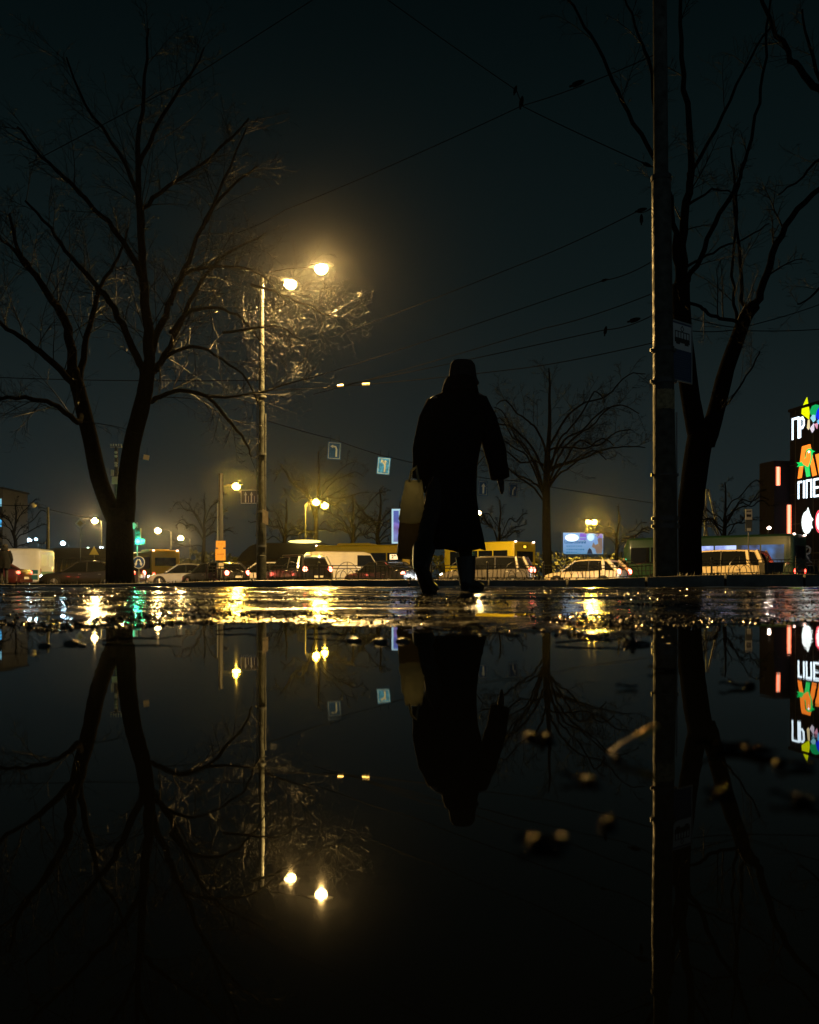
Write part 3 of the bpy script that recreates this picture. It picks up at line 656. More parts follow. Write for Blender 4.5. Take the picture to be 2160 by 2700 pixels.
# round keep-either-side sign
Y = 52; t = P(292, 1184, Y); z = t.z - ROADZ; rr = 13 * S(Y)
b1 = MB(); b1.prism([(rr*math.cos(2*PI*k/28), z + rr*math.sin(2*PI*k/28)) for k in range(28)], -.02, .01)
b2 = MB(); b2.prism([(rr*.9*math.cos(2*PI*k/28), z + rr*.9*math.sin(2*PI*k/28)) for k in range(28)], -.026, -.02)
b3 = MB()
for s in (-1, 1):
    b3.tube([(s*.02, -.034, z + .17), (s*.10, -.034, z + .10), (s*.15, -.034, z - .06)], .04, 6); b3.prism([(s*.06, z - .06), (s*.24, z - .06), (s*.16, z - .22)][::s], -.04, -.027)
post_sign('road_sign', 292, 1172, Y, 'round blue sign with two white arrows right of the forked trunk', 'road sign', [('rim', b1, M_WHITE), ('blue_face', b2, M_BLUE), ('arrow', b3, M_WHITE)])
# priority diamond
Y = 66; t = P(169, 1102, Y); z = t.z - ROADZ; d = 10.5 * S(Y)
b1 = MB(); b1.prism([(0, z + d), (-d, z), (0, z - d), (d, z)], -.02, .01)
b2 = MB(); d2 = d*.62; b2.prism([(0, z + d2), (-d2, z), (0, z - d2), (d2, z)], -.027, -.02)
post_sign('road_sign', 169, 1100, Y, 'pale diamond priority sign left of the forked trunk', 'road sign', [('white_face', b1, mat('grey_white', (.5, .5, .48), .5)), ('yellow_centre', b2, mat('sign_yellow_dull', (.34, .28, .12), .5))])
# small yellow triangle
Y = 90; t = P(198, 1160, Y); z = t.z - ROADZ; d = 10 * S(Y)
b1 = MB(); b1.prism([(0, z + d), (-d, z - d*.8), (d, z - d*.8)], -.02, .01)
post_sign('road_sign', 198, 1158, Y, 'small yellow triangular sign above the shed roof left of the forked trunk', 'road sign', [('triangle_face', b1, mat('pale_yellow', (.7, .62, .2), .5))])
# bus stop sign near the right
Y = 50; t = P(1577, 1072, Y); z = t.z - ROADZ
w, h = 14*S(Y), 22*S(Y)
b1 = MB(); b1.box((0, 0, z - h/2), (w, .03, h)); b2 = MB(); b2.box((0, -.02, z - h*.62), (w*.7, .01, h*.24)); b2.box((0, -.02, z - h*.20), (w*.7, .01, h*.10))
b3 = MB(); b3.box((0, 0, z - h - 13*S(Y)), (w, .02, 25*S(Y)))
b4 = MB(); b4.box((0, -.014, z - h - 21*S(Y)), (w*.6, .008, 6*S(Y)))
post_sign('bus_stop_sign', 1577, 1072, Y, 'tall narrow stop sign with a white head in front of the bare tree at right', 'sign', [('white_head', b1, mat('dim_white', (.45, .46, .47), .5)), ('bus_symbol', b2, M_BLACK), ('timetable_panel', b3, mat('timetable', (.05, .06, .07), .5)), ('timetable_sheet', b4, mat('dim_white', (.45, .46, .47), .5))])
# no-overtaking ring over triangle at right
Y = 64; t = P(1698, 1158, Y); z = t.z - ROADZ; r_ = 8.2*S(Y)
b1 = MB(); b1.tube([(r_*math.cos(2*PI*k/24), -.02, z + r_*math.sin(2*PI*k/24)) for k in range(25)], .07, 6)
b1b = MB(); b1b.tube([(-r_*.4, -.02, z - r_*.4), (r_*.3, -.02, z + r_*.4)], .05, 5)
b2 = MB(); z2 = z - 20*S(Y); d = 9*S(Y); b2.tube([(0, -.02, z2 + d), (-d, -.02, z2 - d*.7), (d, -.02, z2 - d*.7), (0, -.02, z2 + d)], .06, 6)
b3 = MB(); b3.box((0, .0, z2), (18*S(Y), .02, 18*S(Y)))
post_sign('road_sign', 1698, 1150, Y, 'ring sign above a triangle sign in front of the shopping building', 'road sign', [('ring', b1, mat('dim_white', (.45, .46, .47), .5)), ('bar', b1b, mat('dim_white', (.45, .46, .47), .5)), ('backing', b3, M_DARKSTEEL), ('triangle', b2, mat('dim_white', (.45, .46, .47), .5))])
# orange boards on the dark mast
Y = 47; zb = ROADZ; t = P(465, 1000, Y); root = thing('utility_mast', (t.x, Y, zb), 'tall dark mast carrying the orange sign boards', 'mast')
b = MB(); b.tube([(0, 0, 0), (0, 0, t.z - zb)], [.14, .11], 12); b.build('pole', M_DARKSTEEL, root)
b = MB(); b.tube([(0, 0, t.z - zb), (0, 0, t.z - zb + .06)], .13, 10); b.build('cap', M_DARKSTEEL, root)
b = MB(); b.tube([(-.18, -.02, .3), (-.17, -.02, t.z - zb - 1.5)], .02, 6); b.build('conduit', M_STEEL, root)
zz = lambda y: P(0, y, Y).z - zb
root = thing('sign_board', (t.x + .03, Y - .17, zb), 'two stacked orange sign boards on the dark mast', 'sign')
mo = mat('orange_board', (.62, .30, .05), .55, var=.2, vscale=8)
b = MB(); b.box((0, 0, (zz(1140) + zz(1152))/2), (20*S(Y), .03, zz(1140) - zz(1154))); b.build('upper_board', mo, root, smooth=False)
b = MB(); b.box((-.01, .002, (zz(1157) + zz(1179))/2), (21*S(Y), .03, zz(1157) - zz(1181))); b.build('lower_board', mo, root, smooth=False)
b = MB(); b.box((0, .004, zz(1155)), (10*S(Y), .02, .12)); b.build('joiner', mo, root, smooth=False)
b = MB()
for k in range(6): b.box((-.17 + .065*k, -.019, zz(1167)), (.035, .006, .07))
for k in range(4): b.box((-.12 + .08*k, -.019, zz(1146)), (.02, .006, .14))
b.build('lettering_mark', mat('faded_brown', (.30, .13, .03), .6), root, smooth=False)
t = P(466, 1191, 46); root = thing('road_sign', (t.x, 46, ROADZ), 'small pale plate on a thin post under the orange sign boards', 'road sign')
b = MB(); b.tube([(0, 0, 0), (0, 0, t.z - ROADZ)], .02, 6); b.build('post', M_STEEL, root)
b = MB(); b.box((0, -.03, t.z - ROADZ), (.26, .02, .28)); b.build('plate', mat('cream_plate', (.45, .38, .26), .5), root, smooth=False)

# traffic light
Y = 60; t = P(288, 1118, Y); root = thing('traffic_light', (t.x, Y, ROADZ), 'traffic light showing green beside the forked trunk', 'traffic light')
zz = lambda y: P(0, y, Y).z - ROADZ
b = MB(); b.tube([(0, .12, 0), (0, .12, zz(1100))], .05, 8); b.build('post', M_STEEL, root)
b = MB(); b.box((.10, 0, (zz(1112) + zz(1147))/2), (.36, .22, zz(1112) - zz(1147))); b.box((.42, 0, zz(1140)), (.30, .2, .36)); b.build('housing', mat('signal_housing', (.02, .045, .05), .5), root, smooth=False)
for k, y in enumerate((1118, 1129, 1140)):
    b = MB(); b.ell((.10, -.12, zz(y)), (.15, .05, .15)); b.build('lens', emat('signal_green', (.02, 1.0, .38), 26) if k == 2 else M_BLACK, root)
    b = MB(); b.tube([(.10 + .16*math.cos(R(20 + 14*q)), -.11, zz(y) + .16*math.sin(R(20 + 14*q))) for q in range(11)], .015, 5); b.build('visor', M_BLACK, root)
b = MB(); b.ell((.42, -.11, zz(1139)), (.13, .04, .10)); b.build('lens', emat('signal_green2', (.02, 1.0, .38), 14), root)
point_light(root, (.15, -.5, zz(1140)), 260, (.05, 1, .45), .1)
b = MB(); b.box((-.19, -.02, zz(1107)), (.34, .02, .34), tilt=(R(45), 'Y')); b.build('small_sign', mat('grey_white', (.5, .5, .48), .5), root, smooth=False)

# illuminated advertising
def glow_tex(name, stops, strength, axis, seed):
    """lit advertising sheet: blocks of colour printed on it"""
    m = bpy.data.materials.new(name); m.use_nodes = True; n = m.node_tree; b = n.nodes['Principled BSDF']
    tc = n.nodes.new('ShaderNodeTexCoord'); sx = n.nodes.new('ShaderNodeSeparateXYZ'); n.links.new(tc.outputs['Object'], sx.inputs[0])
    r = n.nodes.new('ShaderNodeValToRGB'); r.color_ramp.elements.remove(r.color_ramp.elements[0])
    r.color_ramp.elements[0].position = stops[0][0]; r.color_ramp.elements[0].color = (*stops[0][1], 1)
    for p, c in stops[1:]:
        e = r.color_ramp.elements.new(p); e.color = (*c, 1)
    mr = n.nodes.new('ShaderNodeMapRange'); mr.inputs[1].default_value = axis[1]; mr.inputs[2].default_value = axis[2]
    n.links.new(sx.outputs[axis[0]], mr.inputs[0])
    t = n.nodes.new('ShaderNodeTexNoise'); t.inputs['Scale'].default_value = .9; n.links.new(tc.outputs['Object'], t.inputs['Vector'])
    ad = n.nodes.new('ShaderNodeMath'); ad.operation = 'MULTIPLY_ADD'; ad.inputs[1].default_value = .35; n.links.new(t.outputs['Fac'], ad.inputs[0]); n.links.new(mr.outputs[0], ad.inputs[2])
    sb = n.nodes.new('ShaderNodeMath'); sb.operation = 'SUBTRACT'; sb.inputs[1].default_value = .175; n.links.new(ad.outputs[0], sb.inputs[0])
    n.links.new(sb.outputs[0], r.inputs['Fac']); n.links.new(r.outputs['Color'], b.inputs['Emission Color']); b.inputs['Emission Strength'].default_value = strength
    b.inputs['Base Color'].default_value = (.2, .2, .2, 1)
    return m
Y = 134; c = P(1228, 1144, Y); w, h = 84*S(Y), 45*S(Y)
root = thing('billboard', (c.x, Y, ROADZ), 'wide lit blue billboard above the cream hatchback', 'billboard'); zc = c.z - ROADZ
b = MB(); b.box((0, .2, zc), (w + .3, .3, h + .3)); b.build('frame', M_DARKSTEEL, root, smooth=False)
b = MB(); b.tube([(0, .35, 0), (0, .35, zc - h/2)], .28, 10); b.build('post', M_DARKSTEEL, root)
b = MB(); b.box((0, 0, zc), (w, .06, h)); b.build('poster', glow_tex('poster_blue', [(0, (.05, .30, .62)), (.5, (.16, .42, .85)), (.75, (.22, .45, .9)), (1, (.3, .6, 1.0))], .75, (2, zc - h/2, zc + h/2), 1), root, smooth=False)
b = MB(); b.prism([(w*(-.28 + .17*math.cos(2*PI*k/20)), zc + h*.26 + h*.17*math.sin(2*PI*k/20)) for k in range(20)], -.06, -.034); b.build('bright_patch', emat('poster_white', (.75, .93, 1), 1.5), root, smooth=False)
b = MB(); b.prism([(w*.19 + w*.09*math.cos(2*PI*k/16), zc + h*.28 + h*.16*math.sin(2*PI*k/16)) for k in range(16)], -.06, -.034); b.build('bright_patch', emat('poster_pale', (.55, .85, 1), 1.1), root, smooth=False)
b = MB(); b.box((0, -.045, zc + h*.38), (w*.16, .03, h*.18)); b.box((0, -.045, zc + h*.20), (w*.16, .03, h*.07)); b.build('purple_badge', emat('poster_purple', (.25, .12, .75), .7), root, smooth=False)
b = MB(); b.box((w*.42, -.045, zc + h*.36), (w*.14, .03, h*.22)); b.build('purple_patch', emat('poster_violet', (.30, .25, .75), .6), root, smooth=False)
b = MB(); pr = [(w*.34, -h*.48), (w*.30, -h*.25), (w*.22, -h*.16), (w*.26, .05*h), (w*.30, -.08*h), (w*.38, -.02*h), (w*.36, .18*h), (w*.42, .30*h), (w*.48, .22*h), (w*.49, -.2*h), (w*.47, -h*.48)]
b.prism([(x, zc + z) for x, z in pr], -.06, -.034); b.build('printed_figure', emat('poster_figure', (.42, .30, .26), .35), root, smooth=False)
b = MB(); b.prism([(w*.10, zc - h*.49), (w*.12, zc - h*.32), (w*.165, zc - h*.22), (w*.21, zc - h*.30), (w*.24, zc - h*.49)], -.06, -.034); b.build('printed_shape', emat('poster_dark', (.03, .04, .08), .4), root, smooth=False)
dk = emat('poster_ink', (.01, .16, .45), .5)
text_obj('poster_text', 'Шановний', .66, dk, root, (-w*.20, -.05, zc + h*.06), align='CENTER', bold=.012)
rnd = random.Random(3); b = MB()
for z, n in ((-.13, 7), (-.29, 8), (-.42, 5)):           # further lines, too small to read
    for k in range(n):
        b.box((-w*.40 + k*w*.058, -.045, zc + h*z), (w*.058*rnd.uniform(.55, .8), .02, h*rnd.uniform(.03, .06)))
b.build('small_print', emat('poster_ink2', (.03, .24, .55), .5), root, smooth=False)
# city light
Y = 92; w, h = 50*S(Y), 73*S(Y); c = P(825 + 25, 1108, Y); root = thing('advert_pillar', (c.x, Y, ROADZ), 'upright lit blue and white advert pillar partly behind the hand bags', 'advert pillar'); zc = c.z - ROADZ
b = MB(); b.box((0, .2, zc), (w, .36, h)); b.box((0, .2, (zc - h/2)/2), (w*.4, .3, zc - h/2)); b.build('case', mat('case_grey', (.3, .32, .34), .4, .5), root, smooth=False)
b = MB(); f = .075*w
for x0, z0, dx, dz in ((-w/2 + f/2, zc, f, h), (w/2 - f/2, zc, f, h), (0, zc + h/2 - f/2, w - 2*f - .004, f), (0, zc - h/2 + f/2, w - 2*f - .004, f)): b.box((x0, -.0, z0), (dx, .06, dz))
b.build('frame', emat('frame_white_glow', (.45, .75, .95), .75), root, smooth=False)
b = MB(); b.box((0, .005, zc), (w - 2*f, .03, h - 2*f)); b.build('poster', glow_tex('poster_deep', [(0, (.10, .16, .40)), (.25, (.16, .25, .7)), (.45, (.10, .06, .35)), (.55, (.20, .16, .7)), (.65, (.0, .06, .42)), (1, (.0, .10, .55))], .8, (2, zc - h/2, zc + h/2), 2), root, smooth=False)
b = MB(); b.prism([(-w*.20, zc + h*.44), (-w*.20, zc + h*.16), (-w*.12, zc + h*.06), (w*.1, zc + h*.1), (w*.3, zc + h*.44)][::-1], -.02, -.011); b.build('printed_shape', emat('poster_pale2', (.45, .8, .9), .8), root, smooth=False)
# ------------------------------------------------------------------ shopping building at the right
ang = R(79); dv = Vector((math.cos(ang), -math.sin(ang), 0)); Y0 = 97.0
F0 = P(1664, HY, Y0); F0.z = ROADZ
root = thing('shopping_building', F0, 'dark shopping building with lit letters, bird emblem and red light strips', 'building', rz=-ang)
# local x runs along the lettered face towards us, local y into the building
M_CLAD = mat('dark_cladding', (.012, .011, .015), .9, var=.25, vscale=.5, bump=.1, bscale=3, spec=.0)
HT = P(1664, 868, Y0).z - ROADZ; HW = P(1631, 978, 100).z - ROADZ
b = MB(); b.box((11, 8, HT/2), (22, 16, HT)); b.build('tower', M_CLAD, root, smooth=False)
b = MB()
for z in (3.2, 6.4, 9.6, 12.8): b.box((11, -.02, z), (22, .04, .06))
for x in range(1, 22, 3): b.box((x, -.021, HT/2), (.05, .042, HT))
b.build('panel_joint', mat('joint_black', (.005, .005, .006), .6), root, smooth=False)
b = MB(); b.box((11, 8, HT + .15), (22.3, 16.3, .3)); b.build('parapet', M_CLAD, root, smooth=False)
b = MB(); c = root.matrix_basis.inverted() if False else None
b.box((-1.4, 3.4 - 3.6, HW/2), (2.76, 3.4, HW)); b.build('wing', M_CLAD, root, smooth=False)
inv = Matrix.Rotation(ang, 4, 'Z') @ Matrix.Translation(-F0)
NEON = emat('neon_red', (1.0, .16, .06), 2.2)
NEONC = emat('neon_core', (1.0, .52, .34), 1.5)
def facepoint(px, py):
    """local x along the lettered face and height where the photo shows (px, py)"""
    k = (px - CX) / FD
    s = (k * F0.y - F0.x) / (dv.x - k * dv.y)
    Yp = F0.y + s * dv.y
    return s, CAMH + (HY - py) * Yp / FD - ROADZ
for px, ya, yb, yl in ((1639, 983, 1022, -2.05), (1662, 1063, 1128, -.10)):
    Yn = 96.5
    pa, pb = P(px, ya, Yn), P(px, yb, Yn)
    la, lb = inv @ pa, inv @ pb
    b = MB(); b.tube([la, lb], .12, 8); st = b.build('neon_strip', NEONC, root)
    b = MB()
    off = Vector((-.0, -.0, 0))
    for dx in (-.2, .2): b.tube([la + Vector((0, dx, 0)), lb + Vector((0, dx, 0))], .05, 6)
    b.build('neon_edge', NEON, st)
LW = emat('letter_white', (.72, .88, 1.0), 2.2)
LO = emat('letter_orange', (1.0, .24, .02), 1.35)
def strokes(name, segs, m, px0, px1, ytop, ybot, parent, t=.26, yo=-.06):
    """flat lit letters: strokes in a unit box placed on the face between the photo's px0..px1"""
    s0, zt = facepoint(px0, ytop); s1, zb_ = facepoint(px1, ybot)
    b = MB()
    for k, seg in enumerate(segs):
        pts = [(lerp(s0, s1, u), lerp(zb_, zt, v)) for u, v in seg]
        for i, ((xa_, za_), (xb_, zb2)) in enumerate(zip(pts, pts[1:])):
            dx, dz = xb_ - xa_, zb2 - za_; L = math.hypot(dx, dz); ux, uz = dx/L, dz/L; h = t/2; ex = h*.9
            q = [(xa_ - ux*ex - uz*h, za_ - uz*ex + ux*h), (xb_ + ux*ex - uz*h, zb2 + uz*ex + ux*h), (xb_ + ux*ex + uz*h, zb2 + uz*ex - ux*h), (xa_ - ux*ex + uz*h, za_ - uz*ex - ux*h)]
            o = .002*(i + 3*k); b.prism(q, yo - o, yo + .05)
    return b.build(name, m, parent, smooth=False)
# П and Р of the upper line
strokes('sign_letter', [[(0, 0), (0, 1), (1, 1), (1, 0)]], LW, 1670, 1682.5, 883, 921, root, .24)
strokes('sign_letter', [[(0, 0), (0, 1), (.6, 1), (.95, .85), (.95, .6), (.6, .48), (0, .48)]], LW, 1686, 1694, 881, 918, root, .24)
# colourful petals beside them
def petal(name, pts, m, parent, yo=-.14):
    q = [facepoint(x, y) for x, y in pts]; b = MB(); b.prism(q, yo*.25 - .03, yo*.25 + .02); return b.build(name, m, parent, smooth=False)
petal('petal', [(1700.5, 836), (1690, 858), (1689, 871), (1704.5, 883), (1706, 868)], emat('petal_yellow', (.75, .85, 0), 1.1), root)
petal('petal', [(1706, 866), (1711, 855), (1718, 851.5), (1726, 853), (1726, 866), (1718, 876), (1709, 874)], emat('petal_green', (.0, .42, .12), .9), root, -.10)
petal('petal', [(1719, 876), (1722, 864), (1726, 858), (1740, 860), (1738, 880), (1724, 884)], emat('petal_blue', (.0, .02, .9), 1.0), root, -.18)
petal('petal', [(1708, 880), (1713, 873), (1718, 874), (1719, 884), (1714, 889)], emat('petal_cyan', (.3, .75, .95), .9), root, -.22)
petal('petal', [(1703, 884), (1706, 883), (1706.5, 900), (1704, 905), (1701, 901)], emat('petal_cream', (.9, .75, .4), .9), root, -.22)
petal('petal', [(1707, 902), (1715, 891), (1716, 905), (1712, 911)], emat('petal_lilac', (.8, .75, .95), .9), root, -.22)
petal('petal', [(1716, 893), (1724, 890), (1722, 903)], emat('petal_pink', (.9, .4, .6), .8), root, -.22)
petal('petal', [(1722, 886), (1730, 880), (1732, 892), (1724, 893)], emat('petal_sky', (.15, .55, 1), .9), root, -.24)
# orange A with a green-edged bird, then the start of the next letter
petal('sign_letter', [(1681, 1008), (1690, 940), (1707, 935), (1721, 1000), (1712, 1003), (1707, 972), (1701.5, 945), (1697, 950), (1689, 1006)], LO, root, -.12)
petal('sign_letter', [(1718, 957), (1726, 955), (1733, 995), (1742, 950), (1750, 948), (1740, 1004), (1727, 1004)], LO, root, -.12)
birdo = [(1679, 974), (1688, 973), (1694, 969), (1699, 958), (1700, 949), (1704, 944.5), (1709, 944.5), (1713, 948.5), (1718, 950), (1713, 953), (1711.5, 966), (1706, 984), (1708, 1003), (1704, 1003), (1702, 984), (1704, 1004), (1700, 1004), (1696, 980), (1690, 982), (1680, 983), (1684, 978)]
bird = petal('bird_emblem', birdo, emat('bird_green', (.0, .62, .12), 1.2), root, -.30)
petal('bird_breast', [(1691, 972), (1700, 963), (1702, 952), (1706, 948), (1709.5, 950), (1710, 964), (1704, 983), (1695, 978)], emat('bird_orange', (1.0, .25, .02), 1.35), bird, -.50)
petal('bird_eye', [(1705, 950), (1707.5, 949), (1708.5, 952), (1706, 954)], LW, bird, -.66)
# lower line
for seg, a_, c_ in (([[(0, 0), (0, 1), (.9, 1)]], 1682.5, 1689), ([[(.5, 0), (.5, 1)]], 1691.5, 1696), ([[(0, 0), (0, 1), (1, 1), (1, 0)]], 1699.5, 1709.5), ([[(1, 1), (0, 1), (0, 0), (1, 0)], [(0, .5), (.9, .5)]], 1715.5, 1724), ([[(0, 0), (0, 1), (.8, 1), (1, .8), (.8, .5), (0, .5)]], 1730, 1738)):
    k = (a_ + c_)/2 - 1683
    strokes('sign_letter', seg, LW, a_, c_, 1016 - .17*k, 1048 - .12*k, root, .22)
# round white emblem and the red-ringed one cut by the frame
petal('round_emblem', [(1700 + 10.5*math.cos(q), 1100 - 24*math.sin(q)) for q in [2*PI*k/22 for k in range(22)]][::-1], emat('emblem_white', (.85, .95, .95), 1.5), root, -.14)
petal('round_emblem', [(1698, 1081), (1703, 1068), (1708, 1086), (1714, 1094), (1709, 1100), (1713, 1112), (1704, 1112), (1698, 1100)], emat('emblem_white', (.85, .95, .95), 1.5), root, -.20)
e = petal('round_emblem', [(1727 + 9*math.cos(q), 1098 - 24*math.sin(q)) for q in [2*PI*k/22 for k in range(22)]][::-1], emat('emblem_red', (1, .05, .12), 1.3), root, -.14)
petal('emblem_core', [(1727 + 5.5*math.cos(q), 1098 - 17*math.sin(q)) for q in [2*PI*k/22 for k in range(22)]][::-1], emat('emblem_white', (.85, .95, .95), 1.5), e, -.36)

# ------------------------------------------------------------------ low buildings in the background
def shed(px0, px1, ytop, Y, depth, label, roofc, wallc, arch=False):
    x0, x1 = P(px0, 0, Y).x, P(px1, 0, Y).x; H = P(0, ytop, Y).z - ROADZ; w = x1 - x0
    r = thing('kiosk', ((x0 + x1)/2, Y, ROADZ), label, 'kiosk', 'kiosks behind the traffic')
    b = MB(); b.box((0, depth/2, H*.36), (w*.94, depth, H*.72)); b.build('wall', wallc, r, smooth=False)
    b = MB(); n = int(w / .5)
    for k in range(n):
        x = -w*.46 + k*w*.92/max(1, n - 1)
        b.box((x, -.05, H*.46), (.07, .08, H*.46), tilt=(R(18 if arch else 10), 'Y'))
    b.box((0, -.05, H*.22), (w*.93, .06, .07)); b.box((0, -.05, H*.69), (w*.93, .06, .07)); b.build('slat', mat('slat_wood', (.10, .08, .04), .5, var=.3, vscale=3), r, smooth=False)
    b = MB()
    if arch:
        prof = [(-w/2, H*.56), (-w*.44, H*.76), (-w*.36, H*.92), (-w*.26, H), (w*.42, H*.985), (w*.5, H*.92), (w*.5, H*.72), (-w*.47, H*.55)]
    else:
        prof = [(-w/2, H*.72), (-w*.5, H*.80), (-w*.46, H*.96), (-w*.40, H), (w*.48, H), (w*.5, H*.93), (w*.5, H*.72)]
    b.prism(prof, -.5, depth + .5); b.build('roof', roofc, r, smooth=False)
    b = MB()
    for k in range(3): b.box((-w*.3 + k*w*.28, -.03, H*.18), (w*.2, .06, H*.30))
    b.build('shutter', M_DARKSTEEL, r, smooth=False)
    return r
M_ROOF = mat('dark_roofing', (.018, .018, .016), .55, var=.3, vscale=1)
shed(500, 700, 1143, 84, 6, 'brown slatted kiosk with a rounded dark roof behind the black utility car', M_ROOF, mat('brown_wall', (.10, .07, .035), .6, var=.3, vscale=1), True)
shed(102, 236, 1154, 92, 6, 'long low kiosk with slatted walls behind the dark sedan at left', M_ROOF, mat('ochre_wall', (.20, .17, .09), .6, var=.3, vscale=1))
r = bpy.data.objects['kiosk']
b = MB(); b.ell((P(645,0,84).x - r.location.x, -1.2, P(0, 1142.5, 84).z - ROADZ + .05), (1.55, .5, .16), 14, 6); b.build('roof_lamp', emat('roof_lamp_glow', (1, .82, .25), 2.2), r)
# flats far left with a few lit windows
Y = 185; x1 = P(6, 0, Y).x; H = P(0, 1030, Y).z - ROADZ
r = thing('apartment_block', (x1 - 14, Y, ROADZ), 'dark apartment block at the left edge with two bluish lit windows', 'building')
b = MB(); b.box((0, 6, H/2), (28, 12, H)); b.build('wall', mat('block_wall', (.06, .06, .058), .8, var=.2, vscale=.3), r, smooth=False)
b = MB(); b.box((0, 6, H + .2), (28.6, 12.6, .4)); b.build('roof', M_ROOF, r, smooth=False)
for row in range(5):
    for colk in range(8):
        lit = (colk == 7 and row in (2, 4)); x = 14 - 1.0 - (7 - colk)*3.3; z = H - 1.6 - (4 - row)*2.55
        zz_ = {4: P(0, 1058, Y).z, 2: P(0, 1101, Y).z}.get(row)
        if lit: z = zz_ - ROADZ
        b = MB(); b.box((x, -.03, z), (1.5, .06, 1.6)); b.build('window', (emat('win_cold', (.22, .55, .75), .8) if row == 4 else emat('win_blue', (.08, .45, .9), .9)) if lit else M_GLASS, r, smooth=False)

# ------------------------------------------------------------------ tram pole with its stop plate
Yp = 14.3; zb = P(0, 1225, Yp).z - .06; base = P(1402, 0, Yp); base.z = zb
root = thing('tram_pole', base, 'thick weathered tram pole at right carrying the stop plate', 'pole')
def loc_(px, py, Y=Yp): p = P(px, py, Y); return (p.x - base.x, p.y - base.y, p.z - zb)
b = MB(); pts = [loc_(1402, 1236), loc_(1401, 1100), loc_(1396.5, 740), loc_(1392.5, 372)]
b.tube(pts, [25*S(Yp), 24.3*S(Yp), 21*S(Yp), 19.6*S(Yp)], 24); b.build('lower_shaft', M_POLE, root)
b = MB(); b.tube([loc_(1392.5, 374), loc_(1392, 362), loc_(1389, -120)], [18.5*S(Yp), 15.2*S(Yp), 14*S(Yp)], 20); b.build('upper_shaft', M_POLE, root)
for y, x in ((376, 1392.5), (737, 1396.5), (803, 1397.5), (1092, 1401.5), (1108, 1401.5), (1000, 1400)):
    b = MB(); th = 5 if y != 1000 else 2
    rr = lerp(19.6, 25, (y - 372) / 860) + 1.6
    b.tube([loc_(x, y + th), loc_(x, y - th)], rr*S(Yp), 24)
    if y > 700:
        for s in (-1, 1): q = loc_(x + s*(rr + 1.5), y); b.box(q, (.03, .05, .05))
    b.build('clamp_band', M_DARKSTEEL, root)
b = MB(); b.tube([loc_(1425, 868), loc_(1427.5, 1215)], .014, 6); b.build('cable', mat('wet_cable', (.25, .25, .25), .2, .3), root)
b = MB(); q0 = loc_(1396, 823); rr = 24*S(Yp)
rows = []
for i in range(8):
    a = R(-105 + i*18); rows.append(a)
for i in range(7):
    a0, a1 = rows[i], rows[i+1]
    b.add([(q0[0] + rr*math.sin(a0 + R(60)), -rr*math.cos(a0 + R(60)), loc_(0, 864)[2] - .0), (q0[0] + rr*math.sin(a1 + R(60)), -rr*math.cos(a1 + R(60)), loc_(0, 864)[2] + .01*(i % 2)),
           (q0[0] + rr*math.sin(a1 + R(60)), -rr*math.cos(a1 + R(60)), loc_(0, 824)[2]), (q0[0] + rr*math.sin(a0 + R(60)), -rr*math.cos(a0 + R(60)), loc_(0, 822)[2])], [(0, 1, 2, 3)])
o = b.build('paper_notice', mat('soaked_paper', (.26, .22, .12), .8, var=.5, vscale=14), None); o.location = base
tag(o, 'torn yellowed paper notice wrapped round the tram pole under the stop plate', 'notice')
# stop plate
c = P(1435, 741, 14.5); w, h = .58, .98
root = thing('tram_stop_sign', c, 'tram stop plate with a tram pictogram clamped to the tram pole', 'sign', rz=R(39))
b = MB(); b.box((0, 0, 0), (w, .02, h)); b.build('plate', mat('plate_blue', (.02, .055, .14), .4), root, smooth=False)
b = MB(); t = .022
for x0, z0, dx, dz in ((0, h/2 - t/2, w, t), (0, -h/2 + t/2, w, t), (-w/2 + t/2, 0, t, h - 2*t), (w/2 - t/2, 0, t, h - 2*t)): b.box((x0, -.012, z0), (dx, .006, dz))
b.build('border', mat('border_pale', (.35, .38, .38), .5), root, smooth=False)
b = MB(); b.box((0, -.0125, h*.235), (w*.86, .007, h*.42)); b.build('white_field', mat('field_white', (.62, .66, .68), .45), root, smooth=False)
b = MB(); z = h*.235
b.box((0, -.019, z - .055), (w*.70, .006, .075)); b.box((0, -.019, z + .085), (w*.68, .006, .014))
for k in range(6): b.box((-w*.33 + k*w*.132, -.019, z + .03), (.012, .006, .10))
b.box((-.12, -.019, z - .105), (.10, .006, .03)); b.box((.12, -.019, z - .105), (.10, .006, .03))
for p, q in (((0, .095), (-.045, .135)), ((-.045, .135), (0, .185)), ((0, .185), (.045, .135)), ((.045, .135), (0, .095))): b.tube([(p[0], -.018, z + p[1]), (q[0], -.018, z + q[1])], .006, 5)
b.build('tram_pictogram', M_BLACK, root, smooth=False)
b = MB()
for k in range(11): b.box((-.02*(k % 3), -.0125, -h*.03 - .036*k - .02), (w*(.62 + .05*(k % 4)), .004, .010))
b.build('timetable_line', mat('line_pale', (.07, .11, .19), .5), root, smooth=False)
b = MB()
for zz_ in (.02, -.47): b.box((-.24, .09, zz_), (.05, .16, .04))
b.build('bracket', M_DARKSTEEL, root)

